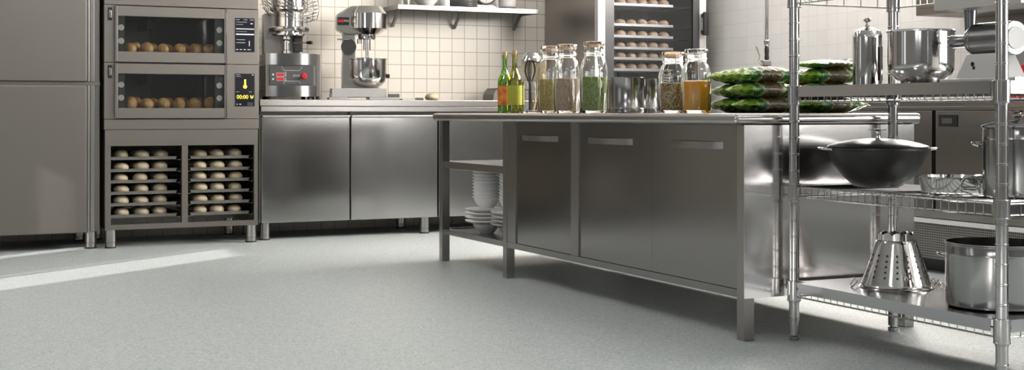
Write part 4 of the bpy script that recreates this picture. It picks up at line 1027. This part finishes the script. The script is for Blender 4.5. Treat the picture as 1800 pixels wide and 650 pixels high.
# perforated cone wall
b = bmesh.new(); nth, nz = 96, 26
m = L()
cone = []
for k in range(nz+1):
    q = k/nz; cone.append((prof_r0+(prof_r1-prof_r0)*q, .008+ch*q))
m.lathe([(prof_r0+.006, .0), (prof_r0+.008, .004), (prof_r0+.001, .008)]+cone[1:]+[(prof_r1-.004, ch+.012), (0, ch+.012)], 72)
cw_ = lb(m, 'bowl_wall', 'polish', cl)
hm = L(); hm.world = False
nrm_t = math.atan2(prof_r0-prof_r1, ch)
for a in range(16):
    t = 2*PI*a/16+.1
    for q in (.22, .34, .46, .58, .70):
        rr = prof_r0+(prof_r1-prof_r0)*q+.0004; z = .008+ch*q
        n_ = Vector((math.cos(t)*math.cos(nrm_t), math.sin(t)*math.cos(nrm_t), math.sin(nrm_t)))
        p_ = Vector((rr*math.cos(t), rr*math.sin(t), z))
        hm.cyl(p_-n_*.0008, p_+n_*.0006, .0044, n=10)
merge_into(cw_, hm, 'black')
# scalloped foot ring
bmf = bmesh.new(); n = 120; ro = .064
lo_ = []; hi_ = []; lo2 = []; hi2 = []
for i in range(n):
    t = 2*PI*i/n; hz = .205-.010*abs(math.sin(t*5))*-1-.010
    hz = ch+.030+.011*abs(math.sin(t*5))**.7
    for L_, rr, z in ((lo_, ro, ch+.0125), (hi_, ro, hz), (lo2, ro-.003, ch+.0125), (hi2, ro-.003, hz)):
        L_.append(bmf.verts.new((rr*math.cos(t), rr*math.sin(t), z)))
for i in range(n):
    j = (i+1) % n
    bmf.faces.new((lo_[i], lo_[j], hi_[j], hi_[i])); bmf.faces.new((hi_[i], hi_[j], hi2[j], hi2[i])); bmf.faces.new((hi2[i], hi2[j], lo2[j], lo2[i])); bmf.faces.new((lo2[i], lo2[j], lo_[j], lo_[i]))
bmesh.ops.recalc_face_normals(bmf, faces=bmf.faces)
mm = MB(); mm.bm.free(); mm.bm = bmf; lb(mm, 'foot_ring', 'polish', cl)
for s_ in (1, -1):
    dx, dy = .903*s_, -.43*s_; px_, py_ = .43, .903
    pts = []
    for r_, t_, z in ((.134, -.03, .012), (.150, -.028, .030), (.165, -.02, .008), (.168, -.012, .003), (.168, .012, .003), (.165, .02, .008), (.150, .028, .030), (.134, .03, .012)):
        pts.append((dx*r_+px_*t_, dy*r_+py_*t_, z))
    lb(L().tube(pts, .003, 8), 'handle', 'chrome', cl)

# ---------------------------------------------------------------- ceiling lights, out of view, added to light the room
cl_i = 0
for x, y in ((1.2, 7.0), (4.5, 7.3), (1.2, 5.2), (4.0, 4.9), (-.6, 1.6), (4.7, 2.0), (1.0, -1.4)):
    t = thing('added_ceiling_light', 'long unseen light panel added under the kitchen ceiling', 'ceiling light', (x, y, 2.94), group='added ceiling lights')
    lb(L().box(-.62, .62, -.17, .17, .02, .059, .004), 'frame', 'white_paint', t)
    lb(L().box(-.58, .58, -.14, .14, .008, .0195, .002), 'diffuser', 'added_light', t)

# ---------------------------------------------------------------- light
wd = bpy.data.worlds.new('world'); SC.world = wd; wd.use_nodes = True
bg_ = wd.node_tree.nodes['Background']; bg_.inputs[0].default_value = (.86, .93, 1., 1); bg_.inputs[1].default_value = 1.3
def area(name, loc, rot, sx, sy, e, col=(1, 1, 1)):
    l = bpy.data.lights.new(name, 'AREA'); l.shape = 'RECTANGLE'; l.size = sx; l.size_y = sy; l.energy = e; l.color = col
    o = bpy.data.objects.new(name, l); COL.objects.link(o); o.location = loc; o.rotation_euler = rot; return o
for i, (a, b, z0, z1) in enumerate(RW):  # area lamps added outside the openings to strengthen their daylight
    area('window_fill', (XR+.22, (a+b)/2, (z0+z1)/2), (0, R(90), 0), z1-z0, b-a, (90, 120, 320)[i], ((1, .97, .93), (1, .97, .93), (1, .94, .86))[i])
for i, (a, b, z0, z1) in enumerate(LW[:2]):  # lamps for the two left openings added to brighten the right wall
    area('window_fill', (XL-.22, (a+b)/2, (z0+z1)/2), (0, R(-90), 0), z1-z0, b-a, 20, (.97, .98, 1))
for i, (a, b, z0, z1) in enumerate(FW):
    area('window_fill', ((a+b)/2, YF-.22, (z0+z1)/2), (R(90), 0, 0), b-a, z1-z0, 150, (.97, .98, 1))
sl = bpy.data.lights.new('sun', 'SUN'); sl.energy = 5.; sl.angle = R(.6); sl.color = (1, .96, .9)
so = bpy.data.objects.new('sun', sl); COL.objects.link(so)
el = R(22); dv = Vector((.81*math.cos(el), .59*math.cos(el), -math.sin(el)))
so.rotation_euler = dv.to_track_quat('-Z', 'Y').to_euler()

# ---------------------------------------------------------------- camera
cam = bpy.data.cameras.new('camera'); co = bpy.data.objects.new('camera', cam); COL.objects.link(co)
cam.sensor_width = 36; cam.lens = 2320/1800*36; cam.shift_y = -127/1800; cam.clip_start = .05
co.location = (0, 0, .882); co.rotation_euler = (R(90), 0, -math.atan(.4758)); SC.camera = co
SC.view_settings.view_transform = 'Standard'; SC.view_settings.look = 'None'; SC.view_settings.exposure = .34; SC.view_settings.gamma = 1
SC.view_settings.use_curve_mapping = False
SC.cycles.caustics_reflective = False
